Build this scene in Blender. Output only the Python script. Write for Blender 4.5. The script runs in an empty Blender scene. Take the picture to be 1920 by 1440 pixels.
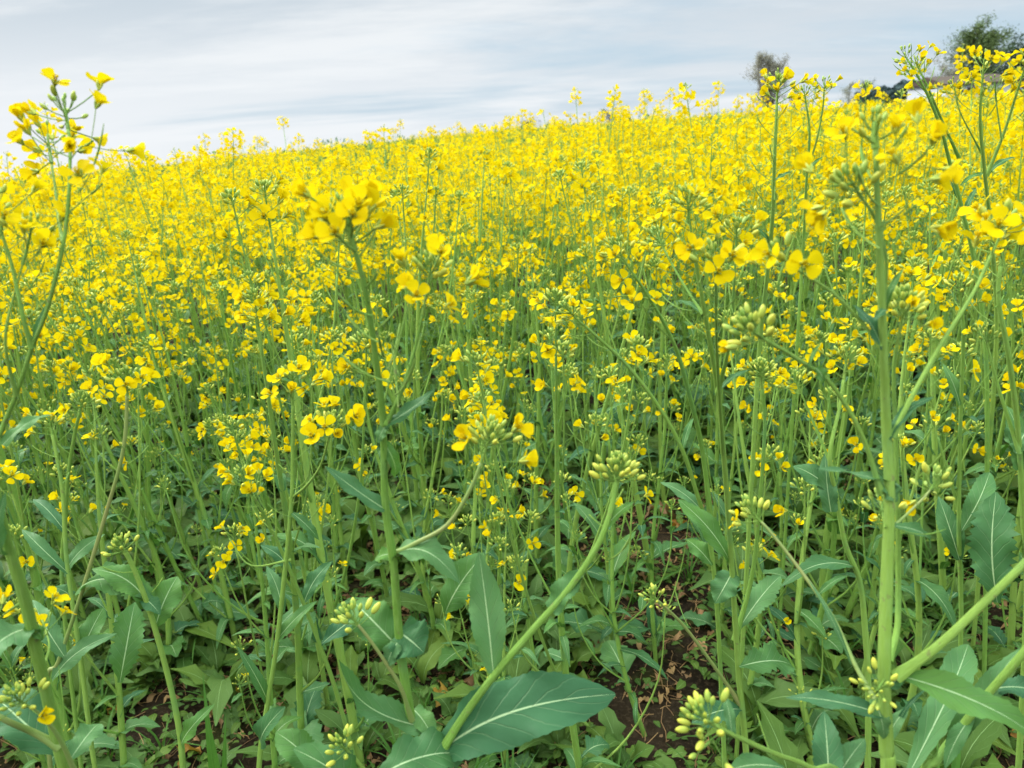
import bpy, math, random
import numpy as np
from math import radians as R, sin, cos, pi
from mathutils import Matrix, Vector

SC = bpy.context.scene
COL = SC.collection

# ------------------------------------------------------------------ camera
CAM_H, PITCH, ROLL, FPX = 1.05, R(18.5), R(3.4), 1450.0
CAM = np.array([0.0, 0.0, CAM_H])
_f = np.array([0, cos(PITCH), -sin(PITCH)])
_r0 = np.array([1.0, 0, 0]); _u0 = np.array([0, sin(PITCH), cos(PITCH)])
_r = _r0 * cos(ROLL) - _u0 * sin(ROLL)
_u = _u0 * cos(ROLL) + _r0 * sin(ROLL)
cd = bpy.data.cameras.new('camera')
cd.sensor_width = 36.0; cd.lens = 36.0 * FPX / 1920.0
cd.clip_start = 0.02; cd.clip_end = 2000
cd.dof.use_dof = True; cd.dof.focus_distance = 0.95; cd.dof.aperture_fstop = 10.0
cam = bpy.data.objects.new('camera', cd); COL.objects.link(cam)
M4 = Matrix.Identity(4)
for i in range(3):
    M4[i][0] = _r[i]; M4[i][1] = _u[i]; M4[i][2] = -_f[i]; M4[i][3] = CAM[i]
cam.matrix_world = M4
SC.camera = cam

def P(px, py, d):                       # a point of the photograph at depth d
    return CAM + d * (_f + (px - 960) / FPX * _r + (720 - py) / FPX * _u)
def proj(p):
    v = np.asarray(p) - CAM; d = v @ _f
    return 960 + FPX * (v @ _r) / d, 720 - FPX * (v @ _u) / d, d

# ------------------------------------------------------------------ light
SUN_EL, SUN_AZ = R(38), R(-60)          # azimuth from +Y, towards +X positive
SC.view_settings.view_transform = 'Standard'
SC.view_settings.look = 'None'
SC.view_settings.exposure = 0.08
SC.view_settings.gamma = 1.0
SC.view_settings.use_curve_mapping = False
sl = bpy.data.lights.new('sun', 'SUN'); sl.energy = 3.8; sl.angle = R(11); sl.color = (1.0, 0.97, 0.92)
so = bpy.data.objects.new('sun', sl); COL.objects.link(so)
sd = Vector((sin(SUN_AZ) * cos(SUN_EL), cos(SUN_AZ) * cos(SUN_EL), sin(SUN_EL)))
so.rotation_euler = sd.to_track_quat('Z', 'Y').to_euler()

class NT:                                # small helper for node trees
    def __init__(s, tree): s.t = tree; s.n = tree.nodes; s.l = tree.links
    def new(s, typ, ins=None, **props):
        n = s.n.new(typ)
        for k, v in props.items(): setattr(n, k, v)
        for k, v in (ins or {}).items():
            if isinstance(v, bpy.types.NodeSocket): s.l.new(v, n.inputs[k])
            else: n.inputs[k].default_value = v
        return n
    def math(s, op, a, b=0.0, c=0.0, clamp=False):
        return s.new('ShaderNodeMath', {0: a, 1: b, 2: c}, operation=op, use_clamp=clamp).outputs[0]
    def mix(s, f, a, b, blend='MIX'):
        n = s.new('ShaderNodeMix', data_type='RGBA', blend_type=blend)
        for i, v in ((0, f), (6, a), (7, b)):
            if isinstance(v, bpy.types.NodeSocket): s.l.new(v, n.inputs[i])
            else: n.inputs[i].default_value = v
        return n.outputs[2]
    def ramp(s, x, stops):
        n = s.new('ShaderNodeValToRGB', {0: x}); e = n.color_ramp.elements
        while len(e) < len(stops): e.new(0.5)
        for k, (p, c) in zip(e, stops): k.position = p; k.color = c if len(c) == 4 else (*c, 1)
        return n.outputs[0]
def rgb(*c): return (*c, 1.0)

W = bpy.data.worlds.new('World'); SC.world = W; W.use_nodes = True
W.node_tree.nodes.clear(); nt = NT(W.node_tree)
sky = nt.new('ShaderNodeTexSky', sky_type='NISHITA', sun_disc=False, sun_elevation=SUN_EL, sun_rotation=SUN_AZ, air_density=1.0, dust_density=1.5, ozone_density=1.0)
geo = nt.new('ShaderNodeTexCoord').outputs['Generated']
sx = nt.new('ShaderNodeSeparateXYZ', {0: geo})
el = nt.math('MAXIMUM', sx.outputs[2], 0.0)
den = nt.math('ADD', el, 0.11)
cx = nt.math('DIVIDE', sx.outputs[0], den); cy = nt.math('DIVIDE', sx.outputs[1], den)
cv = nt.new('ShaderNodeCombineXYZ', {0: cx, 1: cy, 2: 0.0}).outputs[0]
mp = nt.new('ShaderNodeMapping', {0: cv, 'Rotation': (0, 0, R(-38)), 'Scale': (0.30, 0.62, 1), 'Location': (0.35, 0.2, 0)}).outputs[0]
n1 = nt.new('ShaderNodeTexNoise', {'Vector': mp, 'Scale': 0.9, 'Detail': 8.0, 'Roughness': 0.6, 'Distortion': 0.25}).outputs[0]
mp2 = nt.new('ShaderNodeMapping', {0: cv, 'Rotation': (0, 0, R(-30)), 'Scale': (0.30, 0.50, 1), 'Location': (3.3, 1.2, 0)}).outputs[0]
n2 = nt.new('ShaderNodeTexNoise', {'Vector': mp2, 'Scale': 1.1, 'Detail': 8.0, 'Roughness': 0.62, 'Distortion': 0.2}).outputs[0]
lit = nt.new('ShaderNodeMapRange', {0: n2, 1: 0.41, 2: 0.61}, interpolation_type='SMOOTHSTEP').outputs[0]
side = nt.new('ShaderNodeMapRange', {0: sx.outputs[0], 1: -0.45, 2: 0.65}).outputs[0]     # the cloud deck is thicker to the left
cloud = nt.mix(lit, rgb(0.575, 0.65, 0.715), rgb(0.83, 0.86, 0.88))
low = nt.new('ShaderNodeMapRange', {0: el, 1: 0.17, 2: 0.03}, interpolation_type='SMOOTHSTEP').outputs[0]
lowl = nt.math('MULTIPLY', low, nt.math('MULTIPLY_ADD', side, -0.6, 0.85))
cloud = nt.mix(lowl, cloud, rgb(0.88, 0.905, 0.93))
thr = nt.math('MULTIPLY_ADD', side, 0.30, 0.14)
cov = nt.math('SUBTRACT', n1, thr)
cov = nt.new('ShaderNodeMapRange', {0: cov, 1: 0.0, 2: 0.28}, interpolation_type='SMOOTHSTEP').outputs[0]
skyc = nt.mix(1.0, sky.outputs[0], rgb(0.085, 0.085, 0.085), 'MULTIPLY')
skyc = nt.mix(0.85, skyc, rgb(0.51, 0.68, 0.82))
tot = nt.mix(nt.math('MULTIPLY_ADD', cov, 0.85, 0.08), skyc, cloud)
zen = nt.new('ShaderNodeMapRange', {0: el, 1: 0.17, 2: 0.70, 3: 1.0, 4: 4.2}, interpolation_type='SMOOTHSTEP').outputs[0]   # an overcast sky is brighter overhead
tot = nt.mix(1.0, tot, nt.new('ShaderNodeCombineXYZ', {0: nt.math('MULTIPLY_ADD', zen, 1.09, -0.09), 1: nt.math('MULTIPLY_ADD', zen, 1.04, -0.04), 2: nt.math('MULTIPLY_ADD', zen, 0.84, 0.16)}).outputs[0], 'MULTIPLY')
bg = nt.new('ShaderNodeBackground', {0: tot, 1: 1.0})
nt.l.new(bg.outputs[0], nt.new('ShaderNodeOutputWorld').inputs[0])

# ------------------------------------------------------------------ materials
MATS = {}
def mat(name):
    m = bpy.data.materials.new(name); m.use_nodes = True; m.node_tree.nodes.clear()
    MATS[name] = m; return m, NT(m.node_tree)
def jitter(nt, each=True):              # 0..1, one value per leaf, petal or plant
    a = nt.new('ShaderNodeAttribute', attribute_name='rnd').outputs['Fac']
    if not each: return a
    o = nt.new('ShaderNodeObjectInfo').outputs['Random']
    return nt.math('FRACT', nt.math('ADD', a, o))
def finish(nt, col, rough, trans=0.0, tcol=None, bump=None, bstr=0.2, bdist=0.002, spec=0.4, coat=None):
    ins = {'Base Color': col, 'Roughness': rough, 'Specular IOR Level': spec}
    if bump is not None:
        ins['Normal'] = nt.new('ShaderNodeBump', {'Strength': bstr, 'Distance': bdist, 'Height': bump}).outputs[0]
    sh = nt.new('ShaderNodeBsdfPrincipled', ins).outputs[0]
    if trans:
        t = nt.new('ShaderNodeBsdfTranslucent', {0: tcol if tcol is not None else col}).outputs[0]
        sh = nt.new('ShaderNodeMixShader', {0: trans, 1: sh, 2: t}).outputs[0]
    nt.l.new(sh, nt.new('ShaderNodeOutputMaterial').inputs[0])
def objc(nt): return nt.new('ShaderNodeTexCoord').outputs['Object']

def leaf_material(name, ca, cb, rib, trans=0.22, ribw=0.05, veins=8.0, pale=None):
    m, nt = mat(name)
    uv = nt.new('ShaderNodeSeparateXYZ', {0: nt.new('ShaderNodeUVMap', uv_map='uv').outputs[0]})
    u = uv.outputs[0]; v = nt.math('ABSOLUTE', nt.math('MULTIPLY_ADD', uv.outputs[1], 2.0, -1.0))
    j = jitter(nt)
    nz = nt.new('ShaderNodeTexNoise', {'Vector': objc(nt), 'Scale': 45.0, 'Detail': 4.0}).outputs[0]
    nz2 = nt.new('ShaderNodeTexNoise', {'Vector': objc(nt), 'Scale': 400.0, 'Detail': 2.0}).outputs[0]
    base = nt.mix(j, ca, cb)
    if pale: base = nt.mix(nt.new('ShaderNodeMapRange', {0: nt.math('FRACT', nt.math('MULTIPLY', j, 7.3)), 1: 0.55, 2: 0.95, 4: 0.75}).outputs[0], base, pale)
    base = nt.mix(nt.math('MULTIPLY', nt.math('SUBTRACT', nz, 0.35), 0.7, clamp=True), base, rgb(ca[0] * 1.9, ca[1] * 1.5, ca[2] * 1.7))
    # midrib, tapering to the tip, and curved side veins
    w = nt.math('MULTIPLY_ADD', u, -ribw * 0.75, ribw)
    mr = nt.new('ShaderNodeMapRange', {0: v, 1: nt.math('MULTIPLY', w, 1.7), 2: nt.math('MULTIPLY', w, 0.7)}).outputs[0]
    ph = nt.math('SUBTRACT', nt.math('MULTIPLY', u, veins), nt.math('MULTIPLY', nt.math('POWER', v, 0.8), 2.0))
    ph = nt.math('ADD', ph, nt.math('MULTIPLY', nz, 0.6))
    sv = nt.math('ABSOLUTE', nt.math('SUBTRACT', nt.math('FRACT', nt.math('ADD', ph, 20.0)), 0.5))
    sv = nt.new('ShaderNodeMapRange', {0: sv, 1: 0.075, 2: 0.02}).outputs[0]
    sv = nt.math('MULTIPLY', sv, nt.math('SUBTRACT', 1.0, nt.math('MULTIPLY', v, 0.8)))
    col = nt.mix(nt.math('MULTIPLY', sv, 0.16), base, rib)
    col = nt.mix(nt.math('MULTIPLY', mr, 0.85), col, rib)
    h = nt.math('ADD', nt.math('MULTIPLY', sv, -0.6), nt.math('MULTIPLY', nz, 0.8))
    h = nt.math('ADD', h, nt.math('MULTIPLY', nz2, 0.12))
    tc = nt.mix(1.0, col, rgb(1.5, 1.7, 0.7), 'MULTIPLY')
    finish(nt, col, 0.55, trans, tc, h, 0.6, 0.0016, 0.16)
leaf_material('rapeseed_leaf', rgb(0.030, 0.104, 0.046), rgb(0.080, 0.188, 0.032), rgb(0.36, 0.50, 0.28), 0.15, 0.042, 8.0, rgb(0.090, 0.200, 0.072))
leaf_material('weed_leaf', rgb(0.040, 0.098, 0.018), rgb(0.120, 0.200, 0.030), rgb(0.22, 0.36, 0.14), 0.16, 0.04, 6.0, rgb(0.085, 0.165, 0.050))
leaf_material('withered_leaf', rgb(0.17, 0.095, 0.045), rgb(0.30, 0.20, 0.11), rgb(0.26, 0.17, 0.09), 0.18, 0.05, 6.0)
leaf_material('yellowed_leaf', rgb(0.40, 0.26, 0.05), rgb(0.34, 0.15, 0.045), rgb(0.42, 0.32, 0.14), 0.22, 0.05, 6.0)
leaf_material('grass_blade', rgb(0.055, 0.150, 0.025), rgb(0.085, 0.20, 0.040), rgb(0.12, 0.24, 0.06), 0.25, 0.04, 1.0)
leaf_material('straw', rgb(0.38, 0.25, 0.11), rgb(0.24, 0.14, 0.07), rgb(0.36, 0.24, 0.11), 0.05, 0.04, 1.0)

m, nt = mat('rapeseed_stem')
uvn = nt.new('ShaderNodeUVMap', uv_map='uv').outputs[0]
st = nt.new('ShaderNodeMapping', {0: uvn, 'Scale': (4.0, 14.0, 1)}).outputs[0]
s1 = nt.new('ShaderNodeTexNoise', {'Vector': st, 'Scale': 1.6, 'Detail': 3.0}).outputs[0]
s2 = nt.new('ShaderNodeTexNoise', {'Vector': objc(nt), 'Scale': 22.0, 'Detail': 4.0}).outputs[0]
c = nt.mix(jitter(nt), rgb(0.155, 0.315, 0.048), rgb(0.265, 0.420, 0.078))
c = nt.mix(nt.math('MULTIPLY', nt.math('SUBTRACT', s1, 0.4, clamp=True), 1.8, clamp=True), c, rgb(0.28, 0.46, 0.13))
c = nt.mix(nt.new('ShaderNodeMapRange', {0: s2, 1: 0.55, 2: 0.75, 3: 0.0, 4: 0.55}).outputs[0], c, rgb(0.12, 0.30, 0.11))
scar = nt.new('ShaderNodeTexNoise', {'Vector': objc(nt), 'Scale': 160.0, 'Detail': 2.0}).outputs[0]
c = nt.mix(nt.new('ShaderNodeMapRange', {0: scar, 1: 0.66, 2: 0.74, 4: 0.6}).outputs[0], c, rgb(0.20, 0.19, 0.09))
finish(nt, c, 0.55, 0.06, None, s1, 0.75, 0.0016, 0.15)

m, nt = mat('reddish_stem')
s2 = nt.new('ShaderNodeTexNoise', {'Vector': objc(nt), 'Scale': 16.0, 'Detail': 4.0}).outputs[0]
c = nt.mix(nt.new('ShaderNodeMapRange', {0: s2, 1: 0.35, 2: 0.65}).outputs[0], rgb(0.19, 0.29, 0.075), rgb(0.24, 0.26, 0.09))
finish(nt, c, 0.5, 0.05, None, s2, 0.3, 0.001, 0.35)

m, nt = mat('rapeseed_petal')
uv = nt.new('ShaderNodeSeparateXYZ', {0: nt.new('ShaderNodeUVMap', uv_map='uv').outputs[0]})
c = nt.mix(jitter(nt), rgb(0.72, 0.515, 0.002), rgb(0.75, 0.615, 0.003))
ribs = nt.new('ShaderNodeTexWave', {'Vector': nt.new('ShaderNodeCombineXYZ', {0: uv.outputs[1], 1: nt.math('MULTIPLY', uv.outputs[0], 0.1)}).outputs[0], 'Scale': 3.2, 'Distortion': 1.2, 'Detail': 2.0}).outputs[1]
c = nt.mix(nt.math('MULTIPLY', ribs, 0.10), c, rgb(0.72, 0.53, 0.0))
c = nt.mix(nt.new('ShaderNodeMapRange', {0: uv.outputs[0], 1: 0.25, 2: 0.0, 4: 0.3}).outputs[0], c, rgb(0.70, 0.64, 0.05))
finish(nt, c, 0.7, 0.40, rgb(0.80, 0.64, 0.006), ribs, 0.15, 0.0006, 0.04)

m, nt = mat('rapeseed_bud')
uv = nt.new('ShaderNodeSeparateXYZ', {0: nt.new('ShaderNodeUVMap', uv_map='uv').outputs[0]})
j = jitter(nt, False)
g = nt.mix(nt.math('MULTIPLY_ADD', j, 1.25, -0.15, clamp=True), rgb(0.24, 0.40, 0.080), rgb(0.66, 0.64, 0.080))
g = nt.mix(nt.new('ShaderNodeMapRange', {0: uv.outputs[0], 1: 0.6, 2: 1.0, 4: 0.4}).outputs[0], g, rgb(0.74, 0.64, 0.04))
seam = nt.math('ABSOLUTE', nt.math('SUBTRACT', nt.math('FRACT', nt.math('MULTIPLY', uv.outputs[1], 4.0)), 0.5))
g = nt.mix(nt.new('ShaderNodeMapRange', {0: seam, 1: 0.12, 2: 0.0, 4: 0.35}).outputs[0], g, rgb(0.16, 0.24, 0.04))
finish(nt, g, 0.45, 0.15, g, None, spec=0.35)

m, nt = mat('soil')
o = objc(nt)
a = nt.new('ShaderNodeTexNoise', {'Vector': o, 'Scale': 5.0, 'Detail': 8.0, 'Roughness': 0.65}).outputs[0]
b = nt.new('ShaderNodeTexVoronoi', {'Vector': o, 'Scale': 42.0}).outputs[0]
d = nt.new('ShaderNodeTexNoise', {'Vector': o, 'Scale': 120.0, 'Detail': 6.0, 'Roughness': 0.7}).outputs[0]
c = nt.ramp(a, [(0.3, (0.012, 0.009, 0.006)), (0.55, (0.030, 0.021, 0.013)), (0.8, (0.058, 0.041, 0.025))])
c = nt.mix(nt.new('ShaderNodeMapRange', {0: d, 1: 0.5, 2: 0.72, 4: 0.7}).outputs[0], c, rgb(0.12, 0.085, 0.05))
mo = nt.new('ShaderNodeTexNoise', {'Vector': o, 'Scale': 9.0, 'Detail': 6.0}).outputs[0]
c = nt.mix(nt.new('ShaderNodeMapRange', {0: mo, 1: 0.55, 2: 0.68, 4: 0.6}).outputs[0], c, rgb(0.055, 0.075, 0.014))
h = nt.math('ADD', nt.math('MULTIPLY', b, 0.7), nt.math('MULTIPLY', d, 0.7))
far = nt.new('ShaderNodeVectorMath', {0: o}, operation='LENGTH').outputs['Value']
c = nt.mix(nt.new('ShaderNodeMapRange', {0: far, 1: 110.0, 2: 150.0}).outputs[0], c, nt.mix(a, rgb(0.05, 0.10, 0.02), rgb(0.10, 0.15, 0.04)))     # meadows beyond the field
finish(nt, c, 0.95, 0, None, h, 1.0, 0.012, 0.1)

def plain(name, col, rough=0.8, col2=None, scale=3.0, bump=0.3):
    m, nt = mat(name)
    n = nt.new('ShaderNodeTexNoise', {'Vector': objc(nt), 'Scale': scale, 'Detail': 5.0}).outputs[0]
    j = jitter(nt)
    c = nt.mix(nt.math('MULTIPLY_ADD', n, 0.7, nt.math('MULTIPLY', j, 0.3)), col, col2 or rgb(*[x * 1.5 for x in col[:3]]))
    finish(nt, c, rough, 0, None, n, bump, 0.02, 0.2)
plain('tree_bark', rgb(0.09, 0.075, 0.06), 0.9, rgb(0.17, 0.14, 0.11), 6)
plain('twig_bark', rgb(0.19, 0.17, 0.155), 0.9, rgb(0.28, 0.25, 0.23), 6)
plain('tree_leaf', rgb(0.070, 0.115, 0.035), 0.7, rgb(0.115, 0.165, 0.055), 0.6)
plain('spring_leaf', rgb(0.20, 0.20, 0.15), 0.7, rgb(0.28, 0.27, 0.21), 0.6)
plain('dark_leaf', rgb(0.018, 0.040, 0.018), 0.8, rgb(0.035, 0.065, 0.028), 0.6)
plain('far_forest', rgb(0.028, 0.050, 0.056), 0.9, rgb(0.045, 0.072, 0.076), 0.05)  # bluish haze of distance is put into the wood's base colour
plain('white_wall', rgb(0.46, 0.50, 0.57), 0.7, rgb(0.53, 0.56, 0.63), 1.5)
plain('brown_roof', rgb(0.055, 0.040, 0.034), 0.8, rgb(0.085, 0.062, 0.05), 2.0)
plain('dark_glass', rgb(0.03, 0.04, 0.05), 0.15, rgb(0.05, 0.06, 0.07), 1.0, 0.0)

# ------------------------------------------------------------------ mesh buffer
class MB:
    def __init__(s): s.v = []; s.uv = []; s.rn = []; s.q = []; s.m = []; s.n = 0
    def add(s, v, uv, quads, matname, rnd=0.0):
        v = np.asarray(v, np.float32).reshape(-1, 3); q = np.asarray(quads, np.int64).reshape(-1, 4)
        s.v.append(v); s.uv.append(np.asarray(uv, np.float32).reshape(-1, 2))
        s.rn.append(np.broadcast_to(np.asarray(rnd, np.float32), (len(v),)))
        s.q.append(q + s.n); s.m.append((matname, len(q))); s.n += len(v)
    def arrays(s):
        names = []; mi = []
        for nme, k in s.m:
            if nme not in names: names.append(nme)
            mi.append(np.full(k, names.index(nme), np.int32))
        return (np.concatenate(s.v), np.concatenate(s.uv), np.concatenate(s.rn), np.concatenate(s.q), np.concatenate(mi), names)
    def mesh(s, name, off=None):
        v, uv, rn, q, mi, names = s.arrays()
        if off is not None: v = v - np.asarray(off, np.float32)
        return mesh_from(name, v, uv, rn, q, mi, names)
def mesh_from(name, v, uv, rn, q, mi, names):           # quads; a quad whose last index repeats the first is a triangle
    me = bpy.data.meshes.new(name)
    tri = (q[:, 3] == q[:, 0]) | (q[:, 3] == q[:, 2])
    cnt = np.where(tri, 3, 4).astype(np.int32)
    keep = np.ones(q.shape, bool); keep[tri, 3] = False
    loops = q[keep].astype(np.int32)
    start = np.concatenate([[0], np.cumsum(cnt)[:-1]]).astype(np.int32)
    me.vertices.add(len(v)); me.vertices.foreach_set('co', v.astype(np.float32).ravel())
    me.loops.add(len(loops)); me.loops.foreach_set('vertex_index', loops)
    me.polygons.add(len(q)); me.polygons.foreach_set('loop_start', start)
    me.polygons.foreach_set('material_index', mi.astype(np.int32))
    me.polygons.foreach_set('use_smooth', np.ones(len(q), bool))
    ul = me.uv_layers.new(name='uv'); ul.data.foreach_set('uv', uv[loops].astype(np.float32).ravel())
    at = me.attributes.new('rnd', 'FLOAT', 'POINT'); at.data.foreach_set('value', np.ascontiguousarray(rn, np.float32))
    for nme in names: me.materials.append(MATS[nme])
    me.update(calc_edges=True)
    return me
def obj(name, me, parent=None, mtx=None):
    o = bpy.data.objects.new(name, me); COL.objects.link(o)
    if parent is not None: o.parent = parent
    if mtx is not None: o.matrix_local = mtx
    return o
def tag(o, label=None, cat=None, group=None, kind=None):
    if label: o['label'] = label
    if cat: o['category'] = cat
    if group: o['group'] = group
    if kind: o['kind'] = kind
    return o

def nrm(v): v = np.asarray(v, float); return v / (np.linalg.norm(v) + 1e-12)
def perp(d):
    a = np.array([0, 0, 1.0]) if abs(d[2]) < 0.9 else np.array([1.0, 0, 0])
    s = nrm(np.cross(d, a)); return s, np.cross(s, d)
def smooth(pts, k):                     # Catmull-Rom through the points, k steps a span
    p = np.asarray(pts, float)
    if len(p) < 3: return np.array([p[0] + (p[-1] - p[0]) * t for t in np.linspace(0, 1, k + 1)])
    q = np.vstack([2 * p[0] - p[1], p, 2 * p[-1] - p[-2]]); out = []
    for i in range(1, len(q) - 2):
        a, b, c, d = q[i - 1], q[i], q[i + 1], q[i + 2]
        for t in np.linspace(0, 1, k, endpoint=False):
            out.append(0.5 * (2 * b + (c - a) * t + (2 * a - 5 * b + 4 * c - d) * t * t + (3 * b - a - 3 * c + d) * t ** 3))
    out.append(p[-1]); return np.array(out)
def tube(mb, pts, rad, sides, m, rnd=0.0, cap=True):
    p = np.asarray(pts, float); n = len(p); rad = np.broadcast_to(rad, (n,)) if np.ndim(rad) == 0 else np.interp(np.linspace(0, 1, n), np.linspace(0, 1, len(rad)), rad)
    t = np.gradient(p, axis=0); t /= np.linalg.norm(t, axis=1, keepdims=True) + 1e-12
    s, _ = perp(t[0]); ang = np.arange(sides) * 2 * pi / sides
    V = []; L = 0; UV = []
    for i in range(n):
        s = nrm(s - t[i] * (s @ t[i])); b = np.cross(t[i], s)
        V.append(p[i] + rad[i] * (np.cos(ang)[:, None] * s + np.sin(ang)[:, None] * b))
        if i: L += np.linalg.norm(p[i] - p[i - 1])
        UV.append(np.stack([np.full(sides, L * 10), 0.5 - 0.5 * np.cos(ang)], 1))
    q = [(i * sides + k, i * sides + (k + 1) % sides, (i + 1) * sides + (k + 1) % sides, (i + 1) * sides + k) for i in range(n - 1) for k in range(sides)]
    V = np.concatenate(V); UV = np.concatenate(UV)
    if cap:
        V = np.vstack([V, p[-1] + t[-1] * rad[-1] * 0.6]); UV = np.vstack([UV, UV[-1]]); e = (n - 1) * sides
        q += [(e + k, e + (k + 1) % sides, n * sides, e + k) for k in range(sides)]
    mb.add(V, UV, q, m, rnd)

PROF = {
 'clasp': ([0, .04, .12, .3, .5, .7, .88, 1], [.55, .8, .78, .92, 1, .82, .42, .03]),
 'lance': ([0, .05, .15, .35, .55, .75, .9, 1], [.25, .42, .62, .95, 1, .75, .38, .03]),
 'broad': ([0, .06, .16, .3, .5, .7, .85, .95, 1], [.16, .2, .5, .85, 1, .97, .72, .36, .05]),
 'lyrate': ([0, .1, .16, .2, .27, .31, .36, .42, .5, .65, .8, .92, 1], [.07, .07, .26, .1, .38, .14, .2, .55, .92, 1, .85, .5, .08]),
 'grass': ([0, .3, .7, 1], [.7, 1, .7, .03]),
}
def leaf(mb, base, tip, width, up, rng, kind='lance', arch=0.12, nu=12, nv=4, fold=0.25, wave=0.18, teeth=0.06, m='rapeseed_leaf', curl=0.0):
    base = np.asarray(base, float); tip = np.asarray(tip, float); ax = tip - base; L = np.linalg.norm(ax); ax /= L
    up = np.asarray(up, float); up = nrm(up - ax * (up @ ax)); sd = np.cross(ax, up)
    u = np.linspace(0, 1, nu + 1); v = np.linspace(-1, 1, nv + 1)
    w = np.interp(u, *PROF[kind]) * width * 0.5
    bend = 4 * arch * u * (1 - u) * L - curl * L * u ** 3
    ph = rng.uniform(0, 6.28); ph2 = rng.uniform(0, 6.28); k1 = rng.uniform(9, 16); sway = rng.uniform(-.05, .05) * L
    ctr = base + np.outer(u * L, ax) + np.outer(bend, up) + np.outer(np.sin(u * pi) * sway, sd)
    edge = 1 + teeth * np.where(np.arange(nu + 1) % 2 == 0, 1, -1) * (u > .12) + teeth * 0.8 * np.array([rng.uniform(-1, 1) for _ in u])
    edge2 = 1 + teeth * np.where(np.arange(nu + 1) % 2 == 0, 1, -1) * (u > .12) + teeth * 0.8 * np.array([rng.uniform(-1, 1) for _ in u])
    X = np.outer(w, v)
    X[:, 0] *= edge; X[:, -1] *= edge2
    av = np.abs(v)[None, :]
    Z = fold * np.abs(X) + wave * w[:, None] * av ** 2 * (np.sin(u * k1 + ph)[:, None] * (v > 0)[None, :] + np.sin(u * k1 * 1.1 + ph2)[:, None] * (v < 0)[None, :])
    if nu >= 12:                        # puckers between the side veins, and lumps
        pk = np.abs(np.sin(pi * (u[:, None] * 8 - 2 * av ** .8))) * av * (1 - av * .5)
        Z = Z + w[:, None] * (.10 * pk + .05 * np.array([[rng.uniform(-1, 1) for _ in v] for _ in u]) * av)
    V = ctr[:, None, :] + X[:, :, None] * sd + Z[:, :, None] * up
    UV = np.stack(np.broadcast_arrays(u[:, None], (v[None, :] + 1) / 2), -1)
    c = nv + 1
    q = [(i * c + j, i * c + j + 1, (i + 1) * c + j + 1, (i + 1) * c + j) for i in range(nu) for j in range(nv)]
    mb.add(V, UV, q, m, rng.random())

# petals, buds, pods
def petal(mb, c, ax, rad, size, open_, rng, lod, rnd):
    tg = np.cross(ax, rad)
    if lod == 0: t = np.array([0, .22, .42, .62, .82, .95, 1.0]); wd = np.array([.10, .14, .55, .90, 1.0, .78, .38]); cols = np.linspace(-1, 1, 5)
    elif lod == 1: t = np.array([0, .25, .65, 1.0]); wd = np.array([.10, .25, 1.0, .62]); cols = np.array([-1, 0, 1.0])
    else: t = np.array([0, .62, 1.0]); wd = np.array([.15, 1.0, .55]); cols = np.array([-1, 1.0])
    a = open_ + rng.uniform(-.16, .16); size = size * rng.uniform(.9, 1.1)
    ang = np.clip(t * 2.0, 0, 1) ** 1.4 * a + np.clip(t - .55, 0, 1) * rng.uniform(.0, 1.1)
    st = np.diff(np.concatenate([[0], t])) * size
    h = np.cumsum(st * np.cos(ang)); r = np.cumsum(st * np.sin(ang)) + size * .06
    W_ = wd * size * 0.345; cup = rng.uniform(-.1, .25); tw = rng.uniform(-.25, .25)
    V = []
    for i in range(len(t)):
        n = nrm(-rad * cos(ang[i]) + ax * sin(ang[i]))
        for x in cols:
            V.append(c + ax * h[i] + rad * r[i] + tg * x * W_[i] + n * (cup * x * x * W_[i] + tw * x * W_[i] * t[i] + (rng.uniform(-.10, .10) * W_[i] if abs(x) == 1 else 0)))
    k = len(cols); UV = [(t[i], (x + 1) / 2) for i in range(len(t)) for x in cols]
    q = [(i * k + j, i * k + j + 1, (i + 1) * k + j + 1, (i + 1) * k + j) for i in range(len(t) - 1) for j in range(k - 1)]
    mb.add(V, UV, q, 'rapeseed_petal', rnd)
def flower(mb, c, ax, size, open_, rng, lod):
    ax = nrm(ax); s, b = perp(ax); a0 = rng.uniform(0, pi / 2); rnd = rng.random()
    for k in range(4):
        a = a0 + k * pi / 2 + rng.uniform(-.22, .22) + (0.26 if k % 2 else -0.26)
        petal(mb, c, ax, s * cos(a) + b * sin(a), size * .70, open_ + (rng.uniform(-.5, .1) if rng.random() < .3 else 0), rng, lod, (rnd + rng.uniform(-.1, .1)) % 1)
    if lod == 0:
        for k in range(4):              # sepals
            a = a0 + pi / 4 + k * pi / 2; r = s * cos(a) + b * sin(a)
            p = [c - ax * .0006, c + ax * size * .16 + r * size * .09, c + ax * size * .30 + r * size * .15]
            tube(mb, p, [.0008, .0011, .0004], 4, 'rapeseed_bud', rng.uniform(.3, .7))
        for k in range(6):              # stamens
            a = a0 + k * pi / 3; r = s * cos(a) + b * sin(a)
            tube(mb, [c, c + ax * size * .36 + r * size * .06, c + ax * size * .46 + r * size * .09], [.0003, .0004, .0007], 3, 'rapeseed_petal', .5)
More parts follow.
